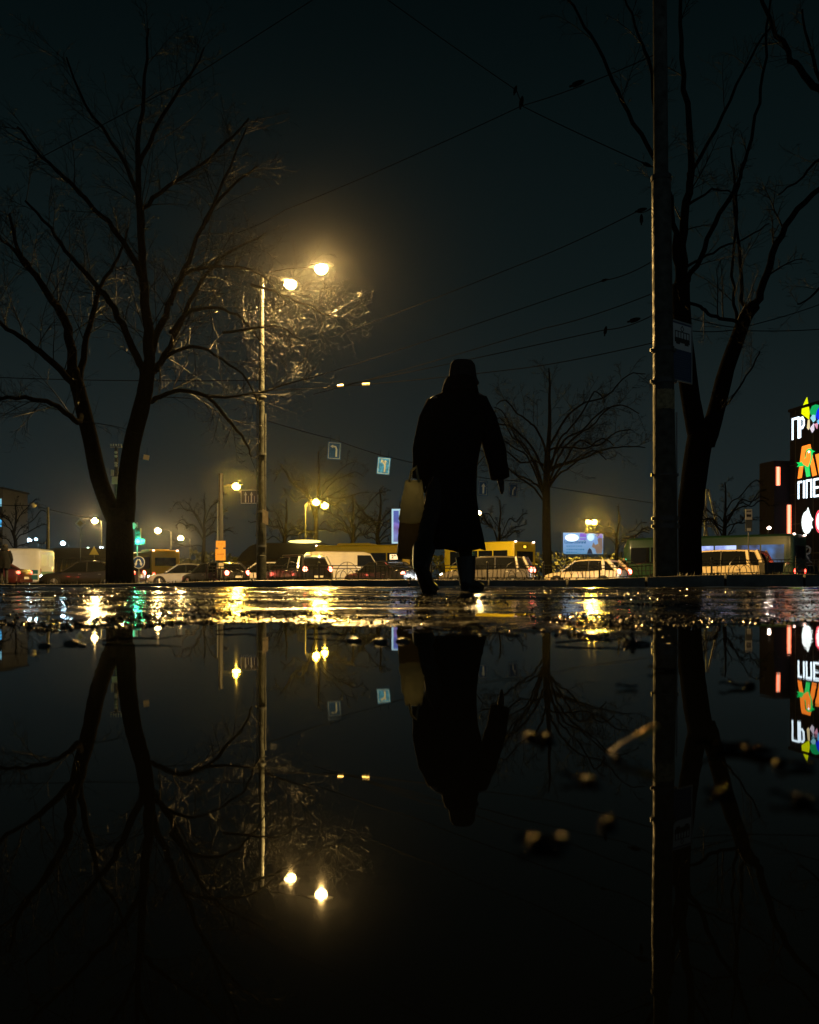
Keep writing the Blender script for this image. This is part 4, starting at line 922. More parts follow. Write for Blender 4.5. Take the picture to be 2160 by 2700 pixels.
# ------------------------------------------------------------------ bare trees
def tube_path(b, pts, r0, r1, n):
    k = len(pts); b.tube(pts, [lerp(r0, r1, (i/(k-1))) for i in range(k)], n, cap=False)
def smooth_path(pts, sub=3):
    out = []
    for i in range(len(pts) - 1):
        p0 = pts[max(0, i-1)]; p1 = pts[i]; p2 = pts[i+1]; p3 = pts[min(len(pts)-1, i+2)]
        for j in range(sub):
            t = j / sub; out.append(.5*((2*p1) + (p2 - p0)*t + (2*p0 - 5*p1 + 4*p2 - p3)*t*t + (-p0 + 3*p1 - 3*p2 + p3)*t**3))
    out.append(pts[-1]); return out
def twigs(b, pts, rnd, level, count, length, rad, droop=.0, start=.15, upward=.3, fine=.004):
    k = len(pts)
    for c in range(count):
        t = start + (1 - start) * (c + rnd.random()) / count; f = t * (k - 1); i = min(int(f), k - 2)
        p = pts[i].lerp(pts[i+1], f - i); d = (pts[i+1] - pts[i]).normalized()
        a = d.orthogonal().normalized(); a.rotate(Matrix.Rotation(rnd.uniform(0, 2*PI), 3, d))
        v = (d * rnd.uniform(.35, 1.0) + a * rnd.uniform(.6, 1.0) + Vector((0, 0, upward))).normalized()
        L = length * rnd.uniform(.5, 1.25) * (1.15 - .5*t); n = 5 if level < 2 else 3
        q = [p]; w = v.copy()
        for s in range(n):
            w = (w + Vector((rnd.uniform(-.13, .13), rnd.uniform(-.13, .13), rnd.uniform(-.10, .14) - droop*s/n))).normalized()
            q.append(q[-1] + w * L / n)
        tube_path(b, q, max(fine, rad * (1.1 - .5*t)), max(fine*.6, rad * .3), 5 if level == 0 else 3)
        if level < 2:
            twigs(b, q, rnd, level + 1, (8, 5)[level], L * (.45, .42)[level], rad * (.5, .55)[level], droop, .12, upward*.6, fine)
def px_tree(name, label, Y, seed, trunks, limbs, group, tw=14, tl=1.5, depth=1.0, base_shift=0):
    rnd = random.Random(seed); bt, bc = MB(), MB()
    o = P(trunks[0][0][0][0], trunks[0][0][0][1], Y)
    for pts, r0, r1 in trunks:
        q = smooth_path([P(x, y, Y + (d if len(z) else 0)) - o for x, y, *z in pts for d in [z[0] if z else 0]], 3)
        n = len(q); rad = [lerp(r0, r1, i/(n-1)) * S(Y) * (1 + .05*fbm(i*.7, seed, 2, 2)) for i in range(n)]
        bt.tube(q, rad, 14)
    for pts, r0, r1, dy in limbs:
        k = len(pts)
        q = smooth_path([P(x, y, Y + dy * depth * (i/(k-1))) - o for i, (x, y) in enumerate(pts)], 4)
        for i in range(1, len(q) - 1): q[i] = q[i] + Vector((rnd.uniform(-.03, .03), rnd.uniform(-.05, .05), rnd.uniform(-.03, .03)))
        bc.m = 0; tube_path(bc, q, r0 * S(Y), max(r1, .8) * S(Y), 8); bc.m = 1
        L = sum((q[i+1] - q[i]).length for i in range(len(q) - 1))
        twigs(bc, q, rnd, 0, max(5, int(tw * L / 5)), tl, .55 * max(r1, 1.2) * S(Y), droop=.10, fine=.30*S(Y))
    root = thing(name, o, label, 'tree', group)
    bt.build('trunk', M_WOOD, root, angle=180); bc.build('crown', [M_WOOD, M_TWIG], root, angle=180)
    return root
G = 'bare winter trees'
YL = 22
px_tree('bare_tree', 'large bare tree with a forked trunk at left, lamp light in its twigs', YL, 5,
  [([(254, 1236), (253, 1212), (252, 1150), (252, 1090), (252, 1072)], 31, 25),
   ([(244, 1098), (228, 1060), (208, 1005), (192, 930), (176, 865), (164, 815), (152, 778)], 19, 14),
   ([(262, 1098), (266, 1050), (268, 1010), (278, 935), (296, 865), (306, 820), (311, 780)], 21, 15)],
  [([(152, 782), (142, 689), (111, 631), (71, 578), (40, 524), (20, 450)], 11, 2, -3), ([(166, 812), (178, 733), (200, 644), (213, 600), (249, 542), (270, 480)], 8, 2, 2),
   ([(160, 815), (111, 764), (58, 720), (0, 680), (-50, 640)], 8, 2, -3), ([(172, 868), (164, 889), (124, 858), (67, 840), (0, 840), (-60, 875)], 7, 2, -4),
   ([(311, 785), (315, 755), (309, 667), (300, 556), (293, 444), (290, 333), (302, 200), (313, 60)], 13, 2, 0),
   ([(308, 790), (293, 764), (267, 702), (231, 635), (204, 600), (151, 542), (107, 480), (53, 422)], 9, 2, -2),
   ([(303, 590), (291, 564), (249, 493), (204, 444), (151, 391), (89, 329), (36, 267)], 7, 2, -3),
   ([(312, 770), (324, 720), (356, 644), (387, 569), (427, 480), (480, 400), (540, 350)], 9, 2, 3), ([(427, 480), (470, 380), (520, 267)], 4, 1.5, 2),
   ([(312, 785), (338, 764), (378, 684), (422, 596), (480, 533), (560, 490)], 8, 2, 5), ([(306, 850), (329, 840), (378, 822), (436, 836), (480, 884), (516, 929), (530, 960)], 6, 2, 3),
   ([(330, 780), (356, 747), (409, 729), (467, 756), (520, 800), (545, 850)], 5, 1.5, 4), ([(360, 700), (396, 658), (444, 647), (498, 662), (529, 693), (560, 740)], 5, 1.5, 5),
   ([(360, 640), (387, 578), (467, 562), (533, 569), (573, 600), (600, 640)], 5, 1.5, 6.5), ([(530, 600), (580, 615), (640, 640), (690, 665), (722, 668)], 3.5, 1.2, 6.5), ([(470, 700), (540, 690), (590, 690), (640, 720)], 3, 1.2, 6), ([(436, 836), (520, 830), (590, 815), (655, 790)], 3, 1.2, 5),
   ([(299, 480), (302, 440), (356, 391), (444, 329), (524, 249)], 6, 2, 2), ([(293, 420), (250, 320), (180, 220), (140, 120)], 5, 1.5, -2), ([(292, 350), (340, 250), (400, 160), (430, 100)], 5, 1.5, 2), ([(71, 578), (20, 520), (-30, 470)], 4, 1.5, -2)],
  G, tw=17, tl=1.75)
YR = 16.5
px_tree('bare_tree', 'bare twin-stemmed tree close behind the tram pole at right', YR, 8,
  [([(1453, 1222), (1452, 1190), (1451, 1110), (1459, 1030), (1468, 960), (1478, 905)], 25.5, 27),
   ([(1474, 940), (1462, 880), (1452, 822), (1440, 722), (1434, 640), (1433, 600)], 20, 19),
   ([(1486, 935), (1498, 900), (1512, 850), (1530, 778), (1554, 711), (1571, 665), (1590, 642)], 20, 13)],
  [([(1433, 610), (1436, 533), (1445, 444), (1454, 364), (1445, 222), (1434, 89), (1434, -60)], 12, 3, 0), ([(1433, 600), (1425, 540), (1416, 444), (1394, 364), (1371, 329), (1322, 231), (1278, 151), (1234, 53), (1190, -10)], 7, 2, -2),
   ([(1453, 370), (1458, 356), (1527, 236), (1580, 124), (1625, 50)], 5, 2, 2), ([(1440, 610), (1452, 582), (1483, 524), (1527, 427), (1554, 387), (1572, 320), (1598, 213), (1616, 89), (1622, -30)], 6, 2, -1.5),
   ([(1400, 372), (1371, 155), (1345, 84), (1314, -10)], 5, 2, 1), ([(1588, 645), (1603, 613), (1629, 533), (1669, 458), (1725, 395), (1780, 340)], 9, 4, -1),
   ([(1570, 660), (1567, 649), (1558, 556), (1549, 422), (1540, 311)], 5, 2.2, 1), ([(1556, 690), (1549, 658), (1545, 578), (1549, 444), (1556, 380)], 4, 2, 0), ([(1560, 680), (1549, 676), (1509, 667), (1480, 650), (1452, 638)], 4, 3, -1),
   ([(1500, 890), (1545, 830), (1580, 780), (1600, 740)], 2.2, 1.2, -1), ([(1448, 560), (1500, 530), (1570, 500), (1620, 470)], 3, 1.2, 2), ([(1450, 430), (1500, 400), (1560, 410)], 3, 1.2, 2)],
  G, tw=6.5, tl=1.0)
px_tree('bare_tree', 'bare tree leaning in from the right edge at the top', 15, 21,
  [([(1900, 1215), (1890, 900), (1850, 600), (1800, 380)], 24, 12)],
  [([(1800, 390), (1740, 215), (1690, 160), (1660, 110), (1616, 30), (1600, -40)], 9, 3, 0), ([(1740, 215), (1712, 120), (1690, 20)], 5, 2, 1), ([(1800, 390), (1740, 330), (1690, 370), (1640, 410)], 4, 1.5, 1), ([(1850, 600), (1780, 560), (1720, 620), (1680, 640)], 4, 1.5, 0)],
  G, tw=6, tl=.8)
def wild_tree(px, ybase, ytop, Y, seed, label, spread=.5, r=7, tw=9, lim=11, zb=ROADZ):
    rnd = random.Random(seed); H = ybase - ytop
    tr = [([(px, ybase + 10), (px + rnd.uniform(-3, 3), ybase - H*.2), (px + rnd.uniform(-4, 4), ybase - H*.42), (px + rnd.uniform(-5, 5), ybase - H*.6)], r, r*.55)]
    lb = []
    for k in range(lim):
        y0 = ybase - H*rnd.uniform(.30, .62); s = -1 if k % 2 else 1; L = H*spread*rnd.uniform(.5, 1.0); up = H*rnd.uniform(.02, .42)
        k1, k2, k3 = rnd.uniform(-.09, .09), rnd.uniform(-.10, .10), rnd.uniform(-.12, .06)
        lb.append(([(px, y0), (px + s*L*.18, y0 - up*.45), (px + s*L*.38, y0 - up*(.75 + k1) - L*k1), (px + s*L*.6, y0 - up*.85 - L*k2), (px + s*L*.82, y0 - up*1.05 + L*k3), (px + s*L, y0 - up*rnd.uniform(.8, 1.3))], r*.22, 1.0, rnd.uniform(-4, 4)))
    lb.append(([(px, ybase - H*.55), (px + 4, ybase - H*.8), (px + 2, ytop)], r*.5, 1.2, 0))
    return px_tree('bare_tree', label, Y, seed, tr, lb, G, tw=tw, tl=H*S(Y)*.16)
wild_tree(1154, 1222, 775, 53, 31, 'bare rounded tree behind the bronze estate car, right of centre', r=11, spread=.46, tw=7, lim=17)
wild_tree(668, 1200, 950, 112, 32, 'faint bare tree above the slender two-lamp street lamp', r=6, spread=.45, tw=3, lim=10)
wild_tree(1050, 1200, 1052, 100, 33, 'small bare tree lit by the little lamp right of the coat', r=4, spread=.5, tw=3, lim=9)
wild_tree(1525, 1200, 1015, 84, 34, 'bare tree behind the tall narrow stop sign at right', r=6, spread=.55, tw=4, lim=11)
wild_tree(428, 1200, 1050, 120, 35, 'bare tree left of the dark mast', r=5, spread=.45, tw=3, lim=10)
wild_tree(740, 1200, 1040, 118, 36, 'bare tree right of the slender two-lamp street lamp', r=6, spread=.5, tw=3, lim=10)
wild_tree(798, 1200, 1030, 122, 37, 'bare tree just left of the lit advert pillar', r=6, spread=.5, tw=3, lim=10)
wild_tree(600, 1200, 1055, 120, 38, 'bare tree right behind the double lamp post', r=6, spread=.5, tw=3, lim=10)
wild_tree(1300, 1200, 1070, 128, 39, 'bare tree right of the lit billboard', r=5, spread=.6, tw=3, lim=9)
wild_tree(30, 1200, 1060, 150, 40, 'bare tree behind the security van at far left', r=5, spread=.5, tw=3, lim=8)
b = MB(); rnd = random.Random(77)
for i in range(9000):
    x = rnd.uniform(-75, 60); Y = rnd.uniform(128, 142); h = (2.6 + 2.2*fbm(x*.12, 3, 1, 3) + 1.2) * rnd.random() ** .6; s = rnd.uniform(.15, .5)
    a = Vector((rnd.uniform(-1, 1), rnd.uniform(-1, 1), rnd.uniform(-1, 1))).normalized() * s; c2 = a.orthogonal().normalized() * s * .6
    p = Vector((x, Y, ROADZ + h)); b.add([p - a, p + c2, p + a, p - c2], [(0, 1, 2, 3)])
tag(b.build('shrubbery', mat('dark_shrub', (.035, .042, .022), .6, var=.4, vscale=1), smooth=False), 'dark mass of shrubs behind the kiosks', None, None, 'stuff')
# ------------------------------------------------------------------ low ornamental fence along the verge
Yf = 32.0; M_FENCE = mat('fence_black', (.016, .016, .016), .3, .2, var=.3)
xa, xb = P(436, 0, Yf).x, P(1735, 0, Yf).x
root = thing('fence', (xa, Yf, 0), 'low black ornamental iron fence with ring panels along the far side of the verge', 'fence')
npan = 11; pw = (xb - xa) / npan
for k in range(npan + 1):
    x = k*pw; z = verge_z(xa + x, Yf); b = MB(); b.tube([(x, 0, z - .1), (x, 0, z + .60)], .035, 8); b.ell((x, 0, z + .62), (.045, .045, .045), 8, 6); b.build('post', M_FENCE, root)
for k in range(npan):
    b = MB(); x0 = k*pw + .04; x1 = (k+1)*pw - .04; z0 = verge_z(xa + x0, Yf); z1 = verge_z(xa + x1, Yf)
    zz = lambda x, h: lerp(z0, z1, (x - x0)/(x1 - x0)) + h
    for h in (.08, .42, .53): b.tube([(x0, 0, zz(x0, h)), (x1, 0, zz(x1, h))], .016, 5)
    mid = (x0 + x1)/2; rg = .40
    n = int((x1 - x0)/.145)
    for j in range(1, n):
        x = x0 + (x1 - x0)*j/n
        if abs(x - mid) > rg: b.tube([(x, 0, zz(x, .08)), (x + .02*math.sin(j), 0, zz(x, .30)), (x, 0, zz(x, .53))], .014, 4)
    for r_ in (.40, .24):
        b.tube([(mid + r_*1.05*math.cos(PI*q/16), -.012, zz(mid, .08) + r_*1.45*math.sin(PI*q/16)) for q in range(17)], .012, 5)
    b.tube([(mid, -.01, zz(mid, .08)), (mid, -.01, zz(mid, .66))], .012, 5)
    for s in (-1, 1): b.tube([(mid + s*.2*math.cos(PI*q/10) + s*.2, -.02, zz(mid, .08) + .28*math.sin(PI*q/10)) for q in range(11)], .010, 4)
    b.build('panel', M_FENCE, root)
# litter bin
p = P(1624, 1210, 30); zb = verge_z(p.x, 30) - .02
root = thing('litter_bin', (p.x, 30, zb), 'squat dark litter bin standing against the fence at right', 'bin')
b = MB(); b.loft([[Vector((sx*w, sy*.24, z)) for sx, sy in ((-1,-1),(1,-1),(1,1),(-1,1))] for z, w in ((0, .29), (.40, .325))]); b.build('body', M_FENCE, root, smooth=False)
b = MB()
for sx in (-.2, 0, .2): b.box((sx, -.245, .2), (.03, .02, .36))
b.build('rib', M_DARKSTEEL, root, smooth=False)
b = MB(); b.tube([(-.33, -.24, .41), (.33, -.24, .41), (.33, .24, .41), (-.33, .24, .41), (-.33, -.24, .41)], .018, 6); b.build('rim', M_DARKSTEEL, root)

# ------------------------------------------------------------------ overhead wires
def wire(label, pts, r=.012, sag=.0, fittings=(), glints=()):
    q = [P(*p) for p in pts]; o = q[0]; b = MB(); path = []
    for i in range(len(q) - 1):
        for j in range(10):
            t = j/10; v = q[i].lerp(q[i+1], t); v.z -= sag*4*t*(1 - t); path.append(v - o)
    path.append(q[-1] - o); b.tube(path, [.65*r*(p + o).y/22 + .003 for p in path], 5)
    root = thing('overhead_wire', o, label, 'wire', 'wires over the street'); b.build('cable', M_WIRE, root)
    for x, y, Y, s, tl in fittings:
        b = MB(); c = P(x, y, Y) - o; d = Vector((math.cos(R(tl)), 0, math.sin(R(tl))))
        b.tube([c - d*s, c - d*s*.5, c - d*.5*s, c, c + d*s*.5, c + d*s], [s*.14, s*.14, s*.3, s*.34, s*.3, s*.12], 8); b.build('insulator', M_WIRE, root)
    for x, y, Y, s, tl in glints:
        b = MB(); c = P(x, y, Y) - o; d = Vector((math.cos(R(tl)), 0, math.sin(R(tl)))); b.tube([c - d*s, c + d*s], .05, 6); b.build('sleeve', mat('bright_sleeve', (.75, .65, .4), .25, .4), root)
    return root
wire('thin wire crossing the top left of the sky from the big tree', [(720, -40, 30), (395, 168, 30), (60, 345, 30)])
wire('long wire running from the tram pole down across the sky to the lamp post', [(1385, 112, 14.4), (1100, 222, 22), (600, 442, 30), (500, 490, 32)], sag=.06, fittings=[(1098, 216, 22, .16, 80), (1215, 176, 18, .16, 22), (1085, 190, 22, .12, 75)])
wire('wire from the top of the sky through the insulator to the tram pole', [(790, -20, 26), (1088, 190, 22), (1102, 224, 22), (1376, 352, 14.4)], sag=.02, fittings=[(1362, 346, 14.6, .09, -25)])
wire('highest bracket wire left of the tram pole', [(1374, 436, 14.4), (1340, 446, 15.2), (1100, 555, 24), (690, 712, 40)], sag=.04, fittings=[(1350, 442, 15, .10, 15), (1351, 462, 15, .09, 90)])
wire('second bracket wire left of the tram pole', [(1374, 550, 14.4), (1272, 590, 18), (640, 800, 44)], sag=.05, fittings=[(1272, 590, 18, .08, 18)])
wire('third wire left of the tram pole, just above the stop plate level', [(1374, 618, 14.4), (1150, 690, 24), (660, 830, 44)], sag=.05)
wire('fourth wire left of the tram pole with a hanging insulator', [(1374, 664, 14.4), (1275, 694, 18), (680, 818, 44)], sag=.05, fittings=[(1275, 697, 18, .10, 80), (1335, 674, 16, .12, 16)])
wire('lowest wire from the tram pole to the lamp post with two bright sleeves', [(1374, 722, 14.4), (1110, 774, 26), (770, 809, 34), (556, 822, 31)], sag=.03, glints=[(717, 812, 33, .11, 4), (771, 809, 34, .14, 3)])
wire('wire from the tram pole to the right edge', [(1408, 655, 14.4), (1560, 690, 20), (1760, 628, 26)], sag=.05)
wire('second wire from the tram pole to the right edge', [(1408, 690, 14.4), (1540, 695, 20), (1760, 690, 26)], sag=.05)
wire('level wire across the left tree to the lamp post', [(-40, 793, 34), (560, 800, 31.5)], sag=.08)
wire('span wire carrying the hung lane signs', [(556, 884, 31.2), (704, 925, 46), (808, 960, 44), (1017, 1006, 62), (1081, 1012, 64), (1380, 1060, 80)], sag=.03)
wire('low wire at the left above the security van', [(-30, 1060, 90), (70, 1064, 90), (240, 1100, 95)], sag=.1)

# far mast with cross-arm between the forks of the left tree
Y = 62; t = P(245, 935, Y); root = thing('traction_mast', (t.x, Y, ROADZ), 'traction mast with a cross-arm and boxes seen between the forked stems', 'mast')
zz = lambda y: P(0, y, Y).z - ROADZ
b = MB(); b.tube([(0, 0, 0), (0, 0, zz(940))], [.17, .11], 10); b.build('pole', M_POLE, root)
b = MB(); b.box((0, -.05, zz(941)), (24*S(Y), .09, .09)); b.build('cross_arm', M_STEEL, root, smooth=False)
for k in range(5):
    b = MB(); x = (-11 + 5.4*k)*S(Y); b.tube([(x, -.05, zz(940)), (x, -.05, zz(937)), (x, -.05, zz(935))], [.03, .06, .04], 6); b.build('insulator', mat('glazed_cream', (.6, .55, .4), .2), root)
b = MB(); b.box((.0, -.2, zz(1012)), (.42, .22, .50)); b.box((-.22, -.15, zz(996)), (.18, .12, .40)); b.build('switch_box', mat('box_cream', (.55, .48, .30), .5), root, smooth=False)
b = MB()
for y in (953, 961, 976, 981): b.ell((.02, -.16, zz(y)), (.12, .1, .10), 8, 6)
b.build('fitting', mat('glazed_cream', (.6, .55, .4), .2), root)
# little tilted plate on a wire right of the left tree
c = P(308, 963, 50); root = thing('hanging_sign', c, 'small tilted yellowish plate hung beside the right stem of the forked tree', 'hanging sign'); root.rotation_euler = (0, R(12), R(-10))
b = MB(); b.box((0, 0, 0), (.34, .03, .27)); b.build('plate', mat('lit_plate', (.75, .62, .3), .5), root, smooth=False)
b = MB(); b.tube([(-.55, .02, -.17), (.25, .02, -.10)], .015, 5); b.tube([(0, .02, .12), (-.05, .02, .5)], .01, 5); b.build('bracket', M_WIRE, root)
# lattice pylon
Y = 92; root = thing('lattice_pylon', P(1497, 0, Y) * 1.0, 'grey lattice pylon behind the twin-stemmed tree at right', 'pylon'); root.location.z = ROADZ
zz = lambda y: P(0, y, Y).z - ROADZ; xx = lambda x: (x - 1497)*S(Y)
b = MB(); L_ = [((1480, 1215), (1489, 1030)), ((1494, 1215), (1490, 1030)), ((1530, 1145), (1492, 1030)), ((1516, 1135), (1478, 1062)), ((1478, 1062), (1516, 1215)), ((1480, 1105), (1512, 1108)), ((1482, 1160), (1530, 1145)), ((1540, 1215), (1524, 1128))]
for i, ((x0, y0), (x1, y1)) in enumerate(L_): b.tube([(xx(x0), (i % 3)*.8, zz(y0)), (xx(x1), (i % 2)*.4, zz(y1))], .10, 5)
b.build('lattice', M_STEEL, root)

# ------------------------------------------------------------------ people
M_SKIN = mat('skin', (.38, .22, .16), .5); M_COAT = mat('dark_wool', (.009, .010, .012), .95, spec=.08, var=.3, vscale=20, bump=.5, bscale=120)
M_GLOVE = mat('black_leather', (.010, .010, .010), .5); M_TROUS = mat('dark_trousers', (.012, .012, .014), .8); M_HAIR = mat('grey_brown_hair', (.06, .05, .04), .5, bump=.6, bscale=90)
def person(loc, label, J, coat_rings, M_c, hat=None, gloves=True, scale=1.0, face=Vector((.35, .93, 0)), hem_wave=.012, sleeves=(.088, .082, .068), trousers=True):
    root = thing('person', loc, label, 'person'); root.scale = (scale,)*3
    f = face.normalized(); rgt = Vector((f.y, -f.x, 0)); up = Vector((0, 0, 1))
    b = MB()
    def tb(names, rad, n=12):
        b.tube([J[k] for k in names], rad, n)
    hc = J['head']
    b.ell(hc, (.078, .088, .108), 18, 12); b.ell(hc + f*.025 - up*.065, (.058, .062, .052), 14, 9)
    b.tube([hc + f*.085 + up*.02, hc + f*.108 - up*.022, hc + f*.088 - up*.03], [.010, .016, .010], 8)       # nose
    for s in (-1, 1):
        b.ell(hc + rgt*s*.078 - up*.005, (.014, .018, .032), 8, 6)                                           # ears
        b.tube([hc + f*.080 + rgt*s*.012 + up*.032, hc + f*.070 + rgt*s*.052 + up*.030], .008, 6)              # brows
    b.tube([hc + f*.084 - rgt*.022 - up*.055, hc + f*.092 - up*.053, hc + f*.084 + rgt*.022 - up*.055], .007, 6)  # lips
    b.tube([hc - up*.06 - f*.01, J['neck'], J['chest']], [.058, .055, .09], 14)
    c0, pl = J['chest'], J['pelvis']
    rings = []
    for t, w, d in ((-.22, .08, .06), (-.12, .165, .085), (.1, .165, .105), (.45, .135, .095), (.75, .145, .10), (1.0, .165, .115), (1.2, .15, .11)):
        c = c0.lerp(pl, t); rings.append([c + rgt*w*math.cos(q) + f*d*math.sin(q) for q in [2*PI*k/18 for k in range(18)]])
    b.loft(rings)
    hands = []
    for s in ('l', 'r'):
        tb(('sh_'+s, 'el_'+s, 'wr_'+s), [.055, .042, .029]); b.ell(J['sh_'+s], (.062, .062, .062))
        tb(('hip_'+s, 'kn_'+s, 'an_'+s), [.085, .058, .042]); b.ell(J['hip_'+s], (.09, .09, .09))
        b.tube([J['an_'+s], J['heel_'+s] + up*.02], [.042, .035], 8); b.tube([J['heel_'+s] + up*.03, J['ball_'+s] + up*.025, J['toe_'+s] + up*.02], [.034, .038, .026], 8)
        # hand: palm, four fingers of different lengths bent at the knuckles, and a thumb from the side of the palm
        w = J['wr_'+s]; d = (J['hd_'+s] - w).normalized(); side = f if True else rgt
        sd = (side - d*side.dot(d)).normalized(); inn = d.cross(sd).normalized() * (1 if s == 'l' else -1)
        grip = J.get('grip_'+s, .35)
        palm = w + d*.05
        rr = []
        for t, ww, th in ((0, .034, .028), (.03, .043, .024), (.06, .048, .022), (.088, .046, .019)):
            rr.append([w + d*t + sd*ww*math.cos(q) + inn*th*math.sin(q) for q in [2*PI*k/10 for k in range(10)]])
        b.loft(rr)
        for k, (o_, L) in enumerate(((.030, .068), (.010, .078), (-.010, .072), (-.029, .056))):
            p = w + d*.085 + sd*o_; v = d.copy(); q = [p - d*.02]; q.append(p); ax = inn
            for jn, fr in enumerate((.45, .32, .23)):
                v = (v + ax*grip*(.6 + .5*jn)).normalized(); q.append(q[-1] + v*L*fr)
            b.tube(q, [.0118, .0116, .011, .010, .008], 8)
        th0 = w + d*.028 + sd*.030; q = [th0 - sd*.012, th0 + sd*.016 + d*.016 + inn*.006, th0 + sd*.022 + d*.042 + inn*.016, th0 + sd*.016 + d*.062 + inn*.026]
        b.tube(q, [.0145, .014, .012, .009], 8); hands.append(palm)
    body = b.build('body_shape', M_SKIN, None)
    md = body.modifiers.new('merge', 'REMESH'); md.mode = 'VOXEL'; md.voxel_size = .0065; md.use_smooth_shade = True
    sm = body.modifiers.new('soft', 'SMOOTH'); sm.factor = .5; sm.iterations = 3
    me = bpy.data.meshes.new_from_object(body.evaluated_get(bpy.context.evaluated_depsgraph_get())); bpy.data.objects.remove(body)
    me.materials.clear(); [me.materials.append(m) for m in (M_SKIN, M_GLOVE, M_TROUS)]
    for p in me.polygons:
        c = p.center; p.use_smooth = True
        if gloves and min((c - h).length for h in hands) < .135: p.material_index = 1
        elif c.z < J['pelvis'].z + .12 and min((c - h).length for h in hands) > .14: p.material_index = 2
    me.name = 'body'; bo = bpy.data.objects.new('body', me); COL.objects.link(bo); bo.parent = root
    for s in (-1, 1):
        b = MB(); b.ell(hc + f*.080 + rgt*s*.031 + up*.008, (.012, .012, .009), 10, 7); b.build('eye', mat('eye_white', (.5, .5, .48), .2), root)
    # coat: lofted rings with folds, sleeves
    b = MB(); rings = []
    nn = 36
    for i, (cx, cy, z, hw, hd) in enumerate(coat_rings):
        low = max(0, i - len(coat_rings) + 5)
        rings.append([Vector((cx + (hw + hem_wave*low*.6*math.sin(5*q + i*.4) + .004*math.sin(9*q + i))*math.cos(q)*1.0, cy + (hd + hem_wave*low*.6*math.sin(6*q + 1))*math.sin(q), z + (.012*math.sin(4*q) if i == len(coat_rings)-1 else 0))) for q in [2*PI*k/nn for k in range(nn)]])
    b.loft(rings, cap=False)
    for s in ('l', 'r'):
        a, e, w = J['sh_'+s], J['el_'+s], J['wr_'+s]; path = smooth_path([a + (J['chest'] - a)*.3 - up*.06, a - up*.018, e, w + (w - e).normalized()*.035], 4)
        n = len(path); rad = []
        for i in range(n):
            t = i/(n-1); r0 = lerp(sleeves[0], sleeves[1], min(1, t*1.6)) if t < .62 else lerp(sleeves[1], sleeves[2], (t - .62)/.38)
            rad.append(r0 * (1 + .05*math.sin(i*2.3)))
        b.tube(path, rad, 16)
    ct = b.build('coat', M_c, root, angle=180)
    b = MB()
    for i in range(2):
        r0 = coat_rings[1-i]
    cz = coat_rings[0]; b.loft([[Vector((cz[0] + w*math.cos(q), cz[1] + w*1.05*math.sin(q), cz[2] + dz - .012*math.sin(q))) for q in [2*PI*k/20 for k in range(20)]] for w, dz in ((cz[3] + .062, -.05), (cz[3] + .052, .0), (cz[3] + .034, .055), (cz[3] + .015, .062))], cap=False); b.build('collar', M_c, ct, angle=180)
    for s in ('l', 'r'):
        b = MB(); an, he, ba, to = J['an_'+s], J['heel_'+s], J['ball_'+s], J['toe_'+s]; kn = J['kn_'+s]
        b.tube([an.lerp(kn, .42), an.lerp(kn, .2), an, he.lerp(an, .35) + (ba - he)*.12], [.076, .068, .060, .052], 12)
        b.tube([he + up*.035, he.lerp(ba, .5) + up*.045, ba + up*.036, to + up*.028, to + (to - ba).normalized()*.022 + up*.02], [.040, .046, .048, .036, .014], 12)
        so = (ba - he).normalized(); b.tube([he + up*.010, ba + up*.008, to + up*.010], [.036, .044, .030], 10); b.build('boot', mat('boot_black', (.012, .012, .012), .4), root)
    if hat:
        b = MB(); b.ell(hc - f*.012 + up*.0, (.090, .098, .104), 16, 10); b.build('hair', M_HAIR, root)
        b = MB(); rr = []
        for z, w in hat: rr.append([hc - f*.01 + up*z + rgt*w*math.cos(q)*(1 + .03*math.sin(5*q)) + f*w*1.08*math.sin(q) for q in [2*PI*k/22 for k in range(22)]])
        b.loft(rr); b.build('hat', mat('felt_hat', (.012, .012, .014), .9, bump=.4, bscale=90), root, angle=180)
    return root
V = Vector
px0 = 955; Yw = 6.4; s_ = S(Yw)
J = dict(head=V((.072, .05, 1.555)), neck=V((.05, .03, 1.45)), chest=V((.02, .0, 1.27)), pelvis=V((-.01, 0, .86)),
  sh_l=V((-.125, -.02, 1.345)), el_l=V((-.205, -.05, 1.08)), wr_l=V((-.225, -.01, .85)), hd_l=V((-.232, .005, .74)), grip_l=.75,
  sh_r=V((.175, .03, 1.375)), el_r=V((.285, .02, 1.08)), wr_r=V((.338, .09, .865)), hd_r=V((.365, .115, .75)), grip_r=.16,
  hip_l=V((-.085, -.02, .84)), kn_l=V((-.19, -.27, .45)), an_l=V((-.238, -.60, .19)), heel_l=V((-.25, -.66, .155)), ball_l=V((-.195, -.55, .014)), toe_l=V((-.155, -.50, .004)),
  hip_r=V((.075, .02, .84)), kn_r=V((.085, .15, .46)), an_r=V((.105, .12, .105)), heel_r=V((.09, .07, .005)), ball_r=V((.165, .20, .006)), toe_r=V((.215, .265, .006)))
rings = [(.050, .02, 1.475, .075, .08), (.045, .02, 1.445, .105, .095), (.03, .01, 1.405, .175, .115), (.02, 0, 1.34, .205, .135), (.015, 0, 1.22, .215, .15), (.0, 0, 1.05, .20, .150), (-.01, 0, .92, .185, .155),
         (-.015, 0, .80, .18, .165), (-.022, -.02, .66, .185, .185), (-.022, -.03, .52, .20, .215), (-.018, -.04, .42, .215, .235), (-.014, -.05, .305, .236, .265)]
pw_ = P(px0, HY, Yw); 
